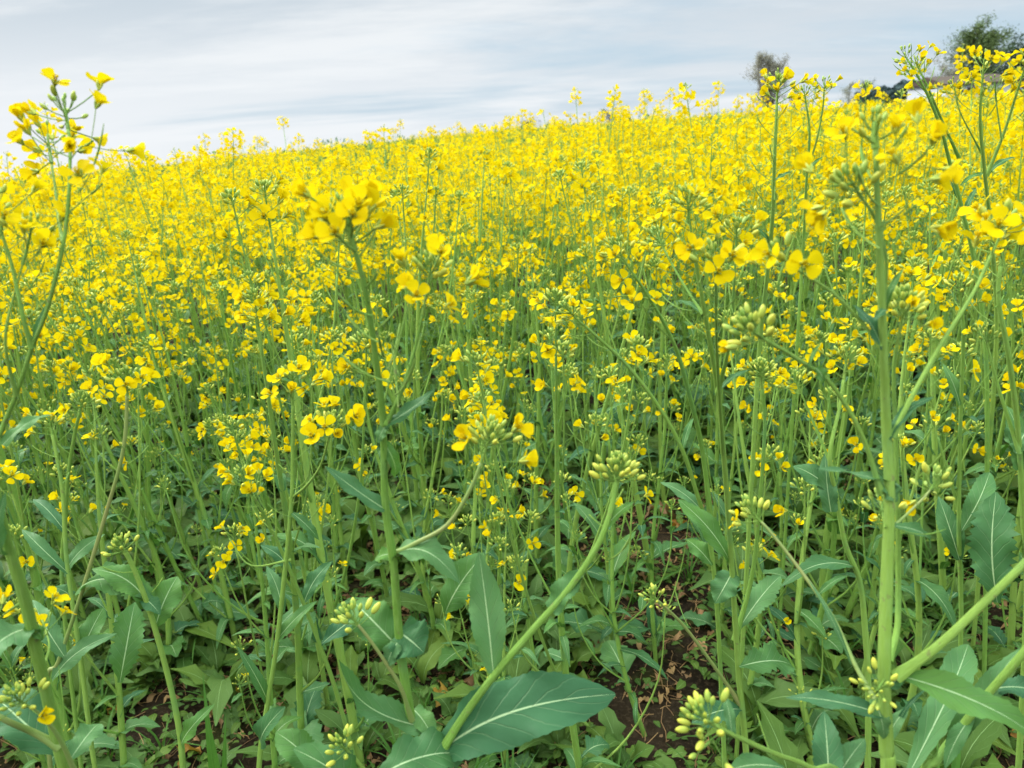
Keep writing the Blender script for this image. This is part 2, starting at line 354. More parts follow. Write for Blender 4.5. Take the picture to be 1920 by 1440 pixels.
def bud(mb, c, ax, ln, rd, rng, lod, rnd=None):
    ax = nrm(ax); s, b = perp(ax); rnd = rng.random() if rnd is None else rnd
    t, w, k = (([0, .12, .35, .65, .88, 1], [.35, .75, 1, .95, .6, .12], 7) if lod == 0 else ([0, .35, .75, 1], [.4, 1, .9, .1], 5) if lod == 1 else ([0, .5, 1], [.2, 1, .1], 3))
    ang = np.arange(k) * 2 * pi / k
    V = np.concatenate([c + ax * ln * ti + rd * wi * (np.cos(ang)[:, None] * s + np.sin(ang)[:, None] * b) for ti, wi in zip(t, w)])
    UV = [(ti, j / k) for ti in t for j in range(k)]
    q = [(i * k + j, i * k + (j + 1) % k, (i + 1) * k + (j + 1) % k, (i + 1) * k + j) for i in range(len(t) - 1) for j in range(k)]
    mb.add(V, UV, q, 'rapeseed_bud', rnd)

def bend_up(p0, d, L, k, lift):         # a short curved stalk that starts along d and turns up
    pts = [np.asarray(p0, float)]; d = nrm(d)
    for i in range(k):
        pts.append(pts[-1] + d * L / k); d = nrm(d + np.array([0, 0, lift / k]))
    return np.array(pts), d
def frame(c, ax, size, roll):
    ax = nrm(ax); s, b = perp(ax); s2 = s * cos(roll) + b * sin(roll); b2 = np.cross(ax, s2)
    m = Matrix.Identity(4)
    for i in range(3):
        m[i][0] = s2[i] * size; m[i][1] = b2[i] * size; m[i][2] = ax[i] * size; m[i][3] = c[i]
    return m

class Head:                             # one raceme: rachis with pods, bud cluster, flowers
    def __init__(s, p, d, rng, nfl=8, nbud=14, npod=5, length=0.07, podlen=0.06, size=0.017, lod=0, rr=0.0013, above=False, face=None, open_=None, bare=0):
        s.rachis = MB(); s.buds = MB(); s.fl = []; s.petals = MB()
        d = nrm(d); d2 = nrm(d + np.array([0, 0, .35])); sm = 'rapeseed_stem'; sides = (6, 4, 3)[lod]
        axp, dd = bend_up(p, d, length, (5, 3, 2)[lod], .3)
        tube(s.rachis, axp, [rr * 1.25, rr * .75], sides, sm, rng.random())
        def at(t):
            x = t * (len(axp) - 1); i = min(int(x), len(axp) - 2); f = x - i
            return axp[i] * (1 - f) + axp[i + 1] * f
        ga = rng.uniform(0, 6.28); s1, b1 = perp(dd)
        def rad(): 
            nonlocal ga
            ga += 2.4 + rng.uniform(-.3, .3); return s1 * cos(ga) + b1 * sin(ga)
        for i in range(npod):           # young pods below the flowers
            t = podlen * (1 - i / max(npod, 1)); o = np.asarray(p) - d * t + d * 0.004
            a = rad(); st, e = bend_up(o, a * .85 + d * .45, rng.uniform(.016, .026), 3 if lod == 0 else 2, .5)
            tube(s.rachis, st, rr * .36, sides - 1 if lod < 2 else 3, sm, rng.random())
            if rng.random() < .72:
                L = rng.uniform(.008, .024) * (0.25 + t / podlen)
                pp, _ = bend_up(st[-1], e, L, 3 if lod < 2 else 1, .55)
                tube(s.rachis, pp, [rr * .45, rr * .62, rr * .5, rr * .2], sides - 1 if lod < 2 else 3, sm, rng.random())
        for i in range(bare):
            a = rad(); st, e = bend_up(at(rng.uniform(.0, .5)), a * .9 + d * .4, rng.uniform(.014, .024), 3, .4)
            tube(s.rachis, st, rr * .33, max(3, sides - 2), sm, rng.random())
        for i in range(nfl):
            t = .02 + .80 * (i + rng.uniform(-.4, .4)) / max(nfl, 1); o = at(max(0, t))
            a = rad(); L = rng.uniform(.014, .030)
            if face is not None and rng.random() < .6: a = nrm(a + np.asarray(face) * .9)
            st, e = bend_up(o, a * .95 + dd * (.3 + .6 * t), L, (4, 2, 1)[lod], rng.uniform(-.1, .6))
            tube(s.rachis, st, rr * .38, max(3, sides - 1), sm, rng.random(), cap=False)
            e2 = nrm(e + np.array([rng.uniform(-.5, .5), rng.uniform(-.5, .5), rng.uniform(-.15, .45)]) + (np.asarray(face) * .7 if face is not None else 0))
            op = open_ if open_ is not None else rng.choice([.35, .5, .65, .8, .95, 1.1, 1.25])
            s.fl.append((st[-1], e2, size * rng.uniform(.88, 1.12), op, rng.uniform(0, 6.28)))
            if lod: flower(s.petals, st[-1], e2, s.fl[-1][2], op, rng, lod)
        top = axp[-1]
        for i in range(nbud):           # dome of buds at the tip
            f = ((i + .5) / nbud) ** .85; a = rad(); inc = f * 1.35
            dirb = nrm(dd * cos(inc) + a * sin(inc)); L = rng.uniform(.003, .008) + .009 * f * rng.uniform(.5, 1.4)
            o = top - dd * f * .012
            c = o + dirb * L
            tube(s.rachis, [o, o + dirb * L * .5 + a * .001, c], rr * .36, max(3, sides - 2), sm, rng.random(), cap=False)
            ln = (.0032 + .0040 * f * rng.uniform(.7, 1.2)) * size / .017
            bud(s.buds, c, nrm(dirb + np.array([0, 0, .35])), ln, ln * .24, rng, lod, min(.99, max(0, .02 + .60 * f * f + rng.uniform(-.12, .22))))

# ------------------------------------------------------------------ terrain
def gz(x, y):                           # the field falls away to the left and past its crest
    x = np.asarray(x, float); y = np.asarray(y, float)
    s = .5 * (x - np.sqrt(x * x + 9.0)) + 1.5          # ~x on the left, 0 on the right
    z = 14 * np.tanh(.048 * s / 14) + .3 * np.tanh(.003 * np.maximum(x, 0) / .3)
    d = np.sqrt(np.sqrt((np.hypot(x, y) - 48) ** 2 + 100) + np.hypot(x, y) - 48) ** 2 * .5
    z = z - 12.0 * np.tanh(.022 * d / 12.0)
    return z + .02 * np.sin(x * .9 + 1.0) * np.cos(y * .7)
def make_ground():
    mb = MB()
    xs = np.concatenate([-np.geomspace(900, 3, 40), np.linspace(-2.9, 2.9, 150), np.geomspace(3, 900, 40)])
    ys = np.concatenate([[-60, -20, -6, -2], np.linspace(0, 5, 130), np.geomspace(5.1, 900, 45)])
    rr = np.random.RandomState(3)
    X, Y = np.meshgrid(xs, ys); Z = gz(X, Y)
    near = (np.abs(X) < 3.2) & (Y < 5.2) & (Y > -1)
    Z = Z + near * (rr.uniform(-.009, .009, X.shape) + .012 * np.sin(X * 23 + 3 * np.sin(Y * 9)) * np.cos(Y * 19 + 2 * np.sin(X * 11)))
    V = np.stack([X, Y, Z], -1); ny, nx = X.shape
    i, j = np.meshgrid(np.arange(ny - 1), np.arange(nx - 1), indexing='ij'); a = (i * nx + j).ravel()
    q = np.stack([a, a + 1, a + nx + 1, a + nx], 1)
    mb.add(V, np.stack([X, Y], -1), q, 'soil')
    tag(obj('ground', mb.mesh('ground')), kind='structure')
make_ground()

# ------------------------------------------------------------------ flower and leaf meshes shared by the near plants
FL = {}
def flower_mesh(op, rng):
    key = (min((.35, .5, .65, .8, .95, 1.1, 1.25), key=lambda k: abs(k - op)), rng.randrange(3))
    if key not in FL:
        mb = MB(); r2 = random.Random(str(key)); flower(mb, np.zeros(3), np.array([0, 0, 1.0]), 0.017, key[0], r2, 0)
        FL[key] = mb.mesh('flower')
    return FL[key]
def head_objects(h, root, off, rng, each=True, fs=1.0):
    hm = obj('flower_head', h.rachis.mesh('flower_head', off), root)
    if h.buds.n: obj('bud_cluster', h.buds.mesh('bud_cluster', off), hm)
    if each:
        for (c, ax, sz, op, ro) in h.fl:
            obj('flower', flower_mesh(op, rng), hm, frame(c - off, ax, sz * fs / .017, ro))
    elif h.petals.n: obj('petals', h.petals.mesh('petals', off), hm)
    return hm

# ------------------------------------------------------------------ the plants of the front, one by one
# traces: (x, y) in the photograph and the depth in metres the point is really at
GROUP_FRONT = 'rapeseed plants standing at the front edge of the field'
HEROES = []
def hero(label, seed, stems, leaves=(), stemmat='rapeseed_stem'):
    rng = random.Random(seed)
    pts0 = [P(*t) for t in stems[0]['t']]
    d0 = pts0[0] - pts0[1]; d0[2] = 0; ln = np.linalg.norm(d0); drop = max(pts0[0][2], 0.02)
    lean = min(.3, ln / (abs(pts0[0][2] - pts0[1][2]) + 1e-3)) * .55
    b = pts0[0] + (d0 / (ln + 1e-9)) * drop * lean; b[2] = float(gz(b[0], b[1])) - .006
    root = bpy.data.objects.new('rapeseed_plant', None); root.empty_display_size = .05; root.location = b; COL.objects.link(root)
    tag(root, label, 'plant', GROUP_FRONT); HEROES.append(root)
    for i, s in enumerate(stems):
        pts = [P(*t) for t in s['t']]; w0, w1 = [w * (.54 if w > 14 else .68) for w in s['w']]
        r0 = w0 * .5 * s['t'][0][2] / FPX; r1 = w1 * .5 * s['t'][-1][2] / FPX
        if i == 0 and pts[0][2] > .01:
            mid = (pts[0] + b) * .5 + nrm(pts[0] - pts[1]) * .02
            pts = [b, mid] + pts; rr = [r0 * 1.15, r0 * 1.1] + [q * (1.07 if j % 2 else .97) for j, q in enumerate(np.linspace(r0, r1, len(pts) - 2))]
        else: rr = [r0 * 1.7, r0 * 1.15] + list(np.linspace(r0, r1, max(2, len(pts) * 2 - 2)))
        sm = smooth(pts, 6)
        if s.get('h'):                  # the flowers begin below the tip that was traced
            cut = s['h'].get('length', .05) * .45 + .004
            while len(sm) > 4 and np.linalg.norm(sm[-1] - sm[-2]) < cut: cut -= np.linalg.norm(sm[-1] - sm[-2]); sm = sm[:-1]
        mb = MB(); q = np.linspace(0, 1, len(sm))
        tube(mb, sm, np.interp(q, np.linspace(0, 1, len(rr)), rr), 12, s.get('m', stemmat), rng.random())
        obj('stem' if i == 0 else 'branch', mb.mesh('stem' if i == 0 else 'branch', b), root)
        if s.get('h') is not None:
            kw = dict(nfl=7, nbud=14, npod=4, length=.05, size=.0175, lod=0, rr=max(.0009, r1 * .8)); kw.update(s['h']); kw['nbud'] = int(kw['nbud'] * 1.5)
            p = sm[-1]; dd = nrm(sm[-1] - sm[-2]); tocam = nrm(CAM - p)
            if kw.pop('cam', False): kw['face'] = tocam * .8
            head_objects(Head(p, dd, rng, **kw), root, b, rng, True, {1: .92, 3: 1.0, 5: .95, 6: .95, 7: .95, 8: .74, 10: .70}.get(seed, .82))
    for L in leaves:
        p0, p1 = P(*L[0]), P(*L[1]); w = L[2] * .5 * (L[0][2] + L[1][2]) / FPX; o = L[3] if len(L) > 3 else {}
        tocam = nrm(CAM - (p0 + p1) * .5); up = np.array([0, 0, 1.0]) * o.get('z', 1.0) + tocam * o.get('c', .8) + np.array([o.get('x', 0), 0, 0])
        kw = dict(kind='lance', arch=.10, nu=30, nv=8, fold=.16, wave=.34, teeth=.045, curl=.1)
        kw.update({k: v for k, v in o.items() if k not in 'zcx'})
        mb = MB(); leaf(mb, p0, p1, w, up, rng, **kw); obj('leaf', mb.mesh('leaf', b), root)
    return root
def S(t, w, h=None, **k): return dict(t=t, w=w, h=h, **k)

hero('tall dark-stemmed rapeseed whose buds and few blooms stand alone against the pale sky', 1, [
  S([(-50, 960, .54), (0, 815, .53), (32, 735, .52), (60, 652, .51), (85, 590, .50), (112, 490, .49), (124, 420, .49), (130, 350, .49), (131, 270, .50), (124, 218, .51)], (16, 8), dict(nfl=4, nbud=8, npod=2, length=.020, size=.0175, rr=.0011)),
  S([(131, 300, .50), (150, 278, .50), (172, 268, .495)], (3, 2.6), dict(nfl=3, nbud=0, npod=0, length=.008, size=.0185, rr=.0007)),
  S([(60, 652, .51), (42, 590, .50), (24, 505, .50), (4, 440, .50), (-12, 400, .50)], (12, 7), dict(nfl=5, nbud=6, length=.025)),
  S([(118, 455, .49), (109, 405, .51), (103, 350, .53), (94, 285, .55)], (8, 5), dict(nfl=10, nbud=3, npod=2, length=.030, size=.018)),
  S([(30, 742, .52), (10, 640, .50), (30, 540, .50), (55, 455, .50)], (8, 5), dict(nfl=6, nbud=5, length=.025, size=.018)),
  S([(128, 400, .49), (160, 372, .49), (190, 350, .49)], (4, 3), dict(nfl=2, nbud=0, npod=0, length=.01, size=.018, rr=.0007)),
], [((5, 835, .53), (95, 770, .56), 26, dict(kind='clasp', c=.4)), ((58, 655, .51), (92, 560, .52), 12, dict(kind='lance'))])

hero('thick pale-stemmed rapeseed cut by the bottom left corner, with low yellow bud head', 2, [
  S([(140, 1520, .62), (118, 1430, .60), (80, 1270, .56), (48, 1130, .52), (12, 1010, .49), (-14, 900, .47), (-30, 800, .46)], (42, 26)),
  S([(112, 1400, .59), (60, 1372, .58), (10, 1350, .56), (-60, 1310, .55)], (24, 16), m='reddish_stem'),
  S([(150, 1470, .60), (112, 1385, .57), (75, 1340, .55), (42, 1318, .53)], (15, 7), dict(nfl=2, nbud=18, npod=1, length=.018, size=.020, open_=.45), m='reddish_stem'),
  S([(75, 1270, .56), (92, 1215, .58), (85, 1180, .60)], (7, 4), dict(nfl=6, nbud=3, npod=0, length=.02, size=.019)),
  S([(40, 1130, .52), (10, 1150, .54), (-5, 1165, .55)], (7, 4), dict(nfl=5, nbud=3, npod=0, length=.02, size=.02)),
], [((60, 1178, .54), (-55, 1245, .50), 78, dict(kind='clasp', z=1.3, c=.6, curl=.25, arch=.14)), ((48, 1172, .53), (84, 1200, .54), 26, dict(kind='clasp')),
    ((3, 1040, .49), (2, 930, .47), 30, dict(kind='clasp')), ((115, 1420, .6), (-20, 1290, .62), 90, dict(kind='broad', z=1, c=.4)),
    ((128, 1430, .6), (186, 1350, .64), 44, dict(kind='broad', c=1))])

hero('reddish slender rapeseed stem curving up to a flat bud head with hanging pods', 3, [
  S([(88, 1300, .86), (110, 1240, .85), (160, 1090, .82), (198, 965, .80), (230, 850, .78), (238, 760, .77), (236, 718, .765)], (15, 9), dict(nfl=5, nbud=18, npod=6, length=.022, size=.018, cam=True, podlen=.09), m='reddish_stem'),
], [((152, 1100, .82), (278, 1108, .80), 64, dict(kind='clasp', z=1.2, c=.5, curl=.2, arch=.15)), ((98, 1275, .85), (210, 1185, .86), 38, dict(kind='lance')),
    ((120, 1230, .84), (60, 1120, .86), 40, dict(kind='lance'))])

hero('short rapeseed stem bent near its closed bud head, left of the reddish stem', 4, [
  S([(118, 1120, .98), (122, 980, .95), (128, 890, .92), (140, 815, .90), (152, 762, .89)], (11, 8), dict(nfl=1, nbud=18, npod=2, length=.016, size=.018, open_=.45)),
], [((124, 1000, .95), (60, 930, .97), 24), ((120, 1080, .97), (190, 1000, .98), 30)])

hero('upright rapeseed with two loose rings of open flowers, left of the tall middle plant', 5, [
  S([(485, 1460, .90), (500, 1330, .88), (520, 1200, .85), (545, 960, .80), (549, 850, .78), (549, 770, .765), (549, 725, .76)], (19, 9), dict(nfl=8, nbud=10, npod=9, length=.035, size=.0185, podlen=.14)),
  S([(545, 935, .80), (575, 910, .77), (600, 875, .74), (614, 830, .72), (618, 805, .72)], (7, 6), dict(nfl=8, nbud=14, npod=2, length=.026, size=.0195, cam=True)),
  S([(545, 1050, .82), (470, 1060, .8), (430, 1010, .8)], (5, 3)),
], [((520, 1200, .85), (590, 1125, .86), 24, dict(kind='clasp')), ((502, 1315, .88), (450, 1215, .86), 22, dict(kind='clasp')), ((545, 960, .80), (600, 1010, .80), 20),
    ((492, 1400, .89), (520, 1330, .84), 46, dict(kind='broad', c=1.4)), ((530, 1150, .84), (500, 1060, .85), 26)])

hero('leaning rapeseed with a small cluster of half-closed golden flowers, right of the reddish stem', 6, [
  S([(640, 1330, .96), (600, 1210, .92), (548, 1080, .88), (508, 990, .85), (478, 935, .82), (458, 905, .81)], (15, 7), dict(nfl=8, nbud=9, npod=3, length=.03, size=.0185, open_=.6)),
], [((545, 1070, .88), (490, 1020, .88), 26), ((600, 1210, .92), (700, 1130, .95), 40, dict(kind='broad')), ((570, 1130, .9), (620, 1050, .92), 30)])

hero('tall middle rapeseed with a big blurred bloom cluster and a huge blue-green leaf below', 7, [
  S([(800, 1490, .66), (785, 1420, .65), (768, 1330, .63), (750, 1210, .61), (738, 1060, .58), (722, 940, .56), (718, 790, .53), (703, 660, .50), (684, 540, .475), (665, 470, .465), (656, 430, .46)], (37, 15), dict(nfl=14, nbud=9, npod=12, length=.026, size=.0205, podlen=.11, rr=.0019)),
  S([(724, 795, .53), (752, 735, .52), (776, 660, .515), (792, 590, .51), (798, 545, .51)], (15, 7), dict(nfl=7, nbud=14, npod=6, length=.034, size=.0195)),
  S([(742, 1038, .58), (780, 1018, .57), (838, 985, .56), (878, 925, .55), (902, 868, .545), (908, 838, .545)], (13, 10), dict(nfl=4, nbud=18, npod=0, length=.024, size=.021, open_=.8), m='reddish_stem'),
  S([(818, 1425, .62), (868, 1345, .61), (930, 1262, .59), (1000, 1180, .58), (1066, 1105, .57), (1122, 1020, .56), (1148, 945, .56), (1156, 885, .56)], (27, 14), dict(nfl=0, nbud=26, npod=3, length=.012, size=.021)),
  S([(772, 1350, .63), (752, 1290, .61), (725, 1245, .60), (690, 1195, .59), (662, 1160, .585)], (11, 8), dict(nfl=0, nbud=13, npod=0, length=.010, size=.024), m='reddish_stem'),
  S([(690, 1450, .63), (680, 1440, .62), (655, 1410, .61), (642, 1402, .6)], (12, 8), dict(nfl=0, nbud=12, npod=0, length=.010, size=.022)),
  S([(716, 770, .53), (790, 480, .53), (808, 470, .52)], (4, 3)),
], [((800, 1430, .63), (1130, 1290, .60), 120, dict(kind='broad', z=.55, c=1.3, arch=.12, curl=.2, fold=.16, wave=.24, teeth=.018, nu=40, nv=12)),
    ((742, 1038, .58), (862, 1085, .56), 58, dict(kind='clasp', z=1.3, c=.5, arch=.26, curl=.1)),
    ((742, 1040, .58), (700, 1048, .585), 30, dict(kind='clasp')),
    ((925, 1262, .59), (898, 1034, .60), 66, dict(kind='lance', z=.1, c=1.5, arch=.02, curl=0, fold=.1)),
    ((835, 1150, .72), (900, 1040, .70), 64, dict(kind='broad', c=1.2)),
    ((738, 1205, .61), (660, 1120, .63), 76, dict(kind='clasp', z=.6, c=1.1, arch=.16, curl=.2)),
    ((748, 1185, .61), (794, 1222, .60), 88, dict(kind='clasp', z=.4, c=1.2, fold=.08)),
    ((745, 1205, .60), (724, 1250, .60), 34, dict(kind='clasp')),
    ((722, 955, .56), (612, 872, .55), 34, dict(kind='clasp', arch=-.02, curl=.05)),
    ((722, 798, .53), (822, 735, .52), 28, dict(kind='clasp', arch=.02, curl=-.1)),
    ((722, 800, .53), (708, 830, .53), 22, dict(kind='clasp')),
    ((1034, 1145, .575), (1094, 1065, .57), 46, dict(kind='clasp', c=1.0, arch=.05)),
    ((1138, 985, .56), (1188, 938, .565), 20, dict(kind='clasp')),
    ((792, 1362, .63), (604, 1270, .60), 62, dict(kind='clasp', z=1.2, c=.3, arch=-.10, curl=-.25, fold=.3)),
    ((775, 1330, .64), (815, 1390, .62), 40, dict(kind='clasp')),
    ((700, 1462, .60), (870, 1405, .62), 90, dict(kind='broad', z=1, c=.7, arch=.2)),
    ((720, 830, .54), (745, 900, .56), 26, dict(kind='clasp')),
    ((880, 1400, .62), (945, 1262, .66), 36, dict(kind='lance', c=1)),
    ((690, 1500, .62), (560, 1400, .60), 80, dict(kind='broad', z=1, c=.6, arch=.15)),
    ((600, 1455, .66), (520, 1372, .66), 60, dict(kind='broad', z=.6, c=1))])

hero('branching rapeseed with the large open four-petalled flowers, right of the middle', 8, [
  S([(1400, 1425, .98), (1385, 1260, .93), (1372, 1060, .86), (1360, 890, .78), (1345, 730, .70), (1322, 590, .64), (1303, 480, .61), (1292, 405, .60)], (22, 8), dict(nfl=8, nbud=12, npod=7, length=.03, size=.018, podlen=.1)),
  S([(1346, 735, .70), (1366, 650, .66), (1376, 540, .63), (1380, 460, .62)], (10, 6), dict(nfl=4, nbud=10, npod=5, length=.026, size=.021)),
  S([(1356, 850, .76), (1345, 680, .66), (1342, 540, .585), (1340, 490, .57)], (9, 6), dict(nfl=4, nbud=6, npod=5, length=.018, size=.024, cam=True, open_=1.1)),
  S([(1318, 590, .64), (1280, 530, .66), (1246, 470, .68)], (7, 5), dict(nfl=7, nbud=12, npod=3, length=.03, size=.018)),
  S([(1388, 1320, .95), (1348, 1262, .93), (1286, 1178, .90), (1240, 1132, .88), (1222, 1118, .875)], (10, 7), dict(nfl=0, nbud=15, npod=1, length=.010, size=.020), m='reddish_stem'),
  S([(1378, 1200, .92), (1410, 1080, .9), (1424, 950, .86), (1434, 800, .82), (1428, 715, .80)], (15, 9), dict(nfl=4, nbud=24, npod=5, length=.024, size=.019, open_=.5)),
], [((1372, 1060, .86), (1280, 935, .86), 40, dict(kind='broad', c=.7)), ((1385, 1180, .92), (1462, 1075, .94), 44, dict(kind='broad', teeth=.1)), ((1372, 1075, .87), (1340, 1130, .86), 50, dict(kind='clasp', c=1.2)),
    ((1346, 735, .70), (1404, 690, .70), 11), ((1318, 590, .64), (1268, 560, .66), 10), ((1386, 1250, .92), (1490, 1240, .95), 60, dict(kind='broad', teeth=.12)), ((1390, 1330, .95), (1300, 1350, .93), 50, dict(kind='broad'))])

hero('rapeseed with two long side stems slanting left and single hanging flowers', 9, [
  S([(1345, 1150, 1.0), (1330, 1010, .96), (1305, 920, .93), (1280, 845, .90), (1240, 770, .88), (1180, 690, .86), (1120, 632, .84), (1078, 596, .83)], (16, 8), dict(nfl=8, nbud=14, npod=4, length=.03, size=.018)),
  S([(1335, 1000, .95), (1318, 850, .90), (1290, 730, .84), (1262, 640, .80), (1215, 555, .77), (1172, 492, .75)], (13, 7), dict(nfl=8, nbud=12, npod=6, length=.034, size=.020)),
  S([(1262, 640, .80), (1222, 600, .78), (1206, 575, .77)], (4, 3), dict(nfl=2, nbud=0, npod=0, length=.008, size=.021, cam=True, rr=.0007, open_=1.3)),
  S([(1215, 560, .77), (1172, 555, .76), (1150, 558, .755)], (3, 3), dict(nfl=2, nbud=0, npod=0, length=.008, size=.020, rr=.0007, open_=.6)),
], [((1318, 960, .95), (1240, 900, .97), 24), ((1280, 845, .90), (1300, 780, .92), 12), ((1335, 1060, .97), (1290, 1010, .98), 34, dict(kind='broad'))])

hero('tall thick-stemmed rapeseed on the right with forking branches and loose blooms near its bud crown', 10, [
  S([(1664, 1500, .56), (1662, 1400, .55), (1658, 1260, .53), (1663, 1080, .52), (1668, 930, .51), (1662, 800, .50), (1656, 640, .475), (1650, 480, .455), (1644, 340, .44), (1640, 250, .435)], (50, 13), dict(nfl=0, nbud=6, npod=5, length=.014, size=.019, podlen=.06, rr=.0019)),
  S([(1644, 330, .44), (1590, 345, .44), (1575, 330, .44)], (3, 3), dict(nfl=4, nbud=1, npod=0, length=.012, size=.024, rr=.0008)),
  S([(1645, 350, .44), (1690, 322, .435), (1708, 290, .43)], (4, 3), dict(nfl=5, nbud=0, npod=0, length=.018, size=.024, rr=.0008)),
  S([(1648, 420, .45), (1690, 405, .44), (1712, 385, .435)], (4, 3), dict(nfl=2, nbud=0, npod=0, length=.008, size=.024, rr=.0008)),
  S([(1655, 580, .47), (1662, 490, .46), (1640, 410, .45), (1615, 370, .445), (1602, 350, .44)], (9, 7), dict(nfl=0, nbud=10, npod=2, length=.012, size=.024)),
  S([(1652, 925, .51), (1618, 820, .50), (1560, 722, .49), (1500, 676, .48), (1440, 640, .47), (1412, 622, .47)], (16, 10), dict(nfl=1, nbud=16, npod=1, length=.014, size=.023)),
  S([(1672, 820, .50), (1712, 740, .50), (1768, 640, .51), (1822, 555, .52), (1858, 480, .53), (1876, 438, .53)], (17, 9), dict(nfl=8, nbud=6, npod=5, length=.030, size=.029, cam=True, open_=1.1)),
  S([(1652, 650, .475), (1612, 600, .48), (1560, 548, .48), (1505, 512, .48), (1484, 490, .48)], (10, 7), dict(nfl=4, nbud=4, npod=2, length=.02, size=.024, cam=True, open_=1.1)),
  S([(1680, 1270, .53), (1760, 1210, .52), (1850, 1125, .51), (1945, 1030, .50), (2020, 930, .5)], (30, 22)),
  S([(1664, 1240, .535), (1682, 1180, .55), (1684, 1100, .555), (1684, 1000, .55), (1680, 840, .54), (1676, 690, .53), (1690, 610, .52)], (22, 9), dict(nfl=7, nbud=20, npod=4, length=.03, size=.021)),
  S([(1656, 1336, .54), (1605, 1250, .56), (1560, 1155, .58), (1490, 1055, .60), (1438, 990, .61), (1412, 965, .615)], (13, 8), dict(nfl=1, nbud=13, npod=0, length=.014, size=.022), m='reddish_stem'),
  S([(1672, 990, .52), (1705, 960, .53), (1735, 930, .54), (1750, 910, .55)], (7, 6), dict(nfl=1, nbud=14, npod=2, length=.012, size=.020, open_=.5), m='reddish_stem'),
  S([(1660, 1270, .53), (1650, 1285, .52), (1648, 1270, .52)], (5, 4), dict(nfl=0, nbud=14, npod=0, length=.014, size=.018)),
  S([(1660, 990, .51), (1655, 965, .52), (1655, 950, .53)], (4, 4), dict(nfl=0, nbud=12, npod=0, length=.010, size=.016)),
], [((1690, 1268, .53), (1960, 1372, .50), 74, dict(kind='lance', z=1.2, c=.6, arch=.10, curl=.12)),
    ((1690, 1266, .53), (1664, 1290, .53), 30, dict(kind='clasp')),
    ((1684, 908, .51), (1526, 885, .50), 26, dict(kind='clasp', z=1.4, c=.1, arch=.03, curl=-.05)),
    ((1655, 905, .51), (1686, 940, .51), 40, dict(kind='clasp')),
    ((1664, 822, .50), (1750, 738, .50), 22, dict(kind='clasp', c=.5)),
    ((1654, 655, .475), (1606, 568, .48), 30, dict(kind='clasp', x=.6)),
    ((1657, 585, .47), (1694, 500, .465), 14, dict(kind='clasp')),
    ((1662, 580, .465), (1640, 600, .46), 16, dict(kind='clasp')),
    ((1530, 690, .48), (1545, 720, .485), 28, dict(kind='clasp')),
    ((1516, 690, .48), (1540, 640, .48), 8),
    ((1670, 985, .52), (1752, 1024, .53), 30, dict(kind='lance', arch=.2)),
    ((1655, 1340, .54), (1475, 1300, .56), 34, dict(kind='clasp', arch=.12, curl=.1)),
    ((1640, 1310, .54), (1660, 1390, .54), 30, dict(kind='clasp')),
    ((1596, 1246, .56), (1520, 1085, .58), 10), ((1530, 1120, .59), (1590, 1075, .6), 14),
    ((1690, 1480, .58), (1822, 1180, .70), 56, dict(kind='broad', c=1)),
    ((1700, 1330, .56), (1660, 1400, .55), 26), ((1680, 1370, .56), (1735, 1290, .55), 9)])

hero('rapeseed with pointed bud crown and long pods, in front of the bare grey tree', 11, [
  S([(1415, 800, 1.05), (1425, 640, 1.0), (1440, 500, .93), (1449, 400, .88), (1452, 300, .84), (1456, 215, .82), (1457, 172, .815)], (13, 7), dict(nfl=8, nbud=12, npod=13, length=.026, size=.018, podlen=.12)),
  S([(1444, 470, .91), (1430, 420, .9), (1412, 395, .9)], (4, 3), dict(nfl=3, nbud=4, npod=0, length=.015)),
], [((1443, 462, .91), (1420, 425, .9), 9), ((1450, 340, .86), (1484, 320, .85), 9)])

hero('thin forked rapeseed with two small heads, right beside the pointed bud crown', 12, [
  S([(1495, 640, 1.35), (1505, 480, 1.3), (1512, 340, 1.22), (1518, 250, 1.18), (1510, 185, 1.16)], (9, 5), dict(nfl=5, nbud=8, npod=3, length=.02)),
  S([(1514, 320, 1.21), (1532, 260, 1.18), (1543, 200, 1.16), (1545, 168, 1.15)], (5, 4), dict(nfl=5, nbud=8, npod=3, length=.02)),
], [((1512, 330, 1.22), (1542, 292, 1.2), 8)])

hero('tall arching rapeseed with a nodding bud tip against the sky, left of the leafy tree', 13, [
  S([(1850, 700, 1.15), (1832, 520, 1.1), (1806, 400, 1.06), (1782, 310, 1.03), (1764, 240, 1.0), (1738, 175, .98), (1712, 128, .97), (1696, 104, .97)], (12, 5), dict(nfl=0, nbud=8, npod=8, length=.012, size=.017, podlen=.045)),
  S([(1738, 175, .98), (1714, 150, .98), (1705, 140, .98)], (3, 3), dict(nfl=4, nbud=2, npod=0, length=.02, size=.016, rr=.0007)),
  S([(1800, 300, 1.05), (1768, 230, 1.02), (1738, 160, 1.0), (1722, 128, 1.0)], (7, 5), dict(nfl=7, nbud=8, npod=5, length=.02, size=.017)),
  S([(1764, 240, 1.0), (1750, 205, 1.0), (1752, 190, 1.0)], (3, 3), dict(nfl=4, nbud=1, npod=0, length=.014, size=.017, rr=.0007)),
], [((1806, 400, 1.06), (1830, 350, 1.06), 10), ((1798, 380, 1.06), (1775, 330, 1.05), 9)])

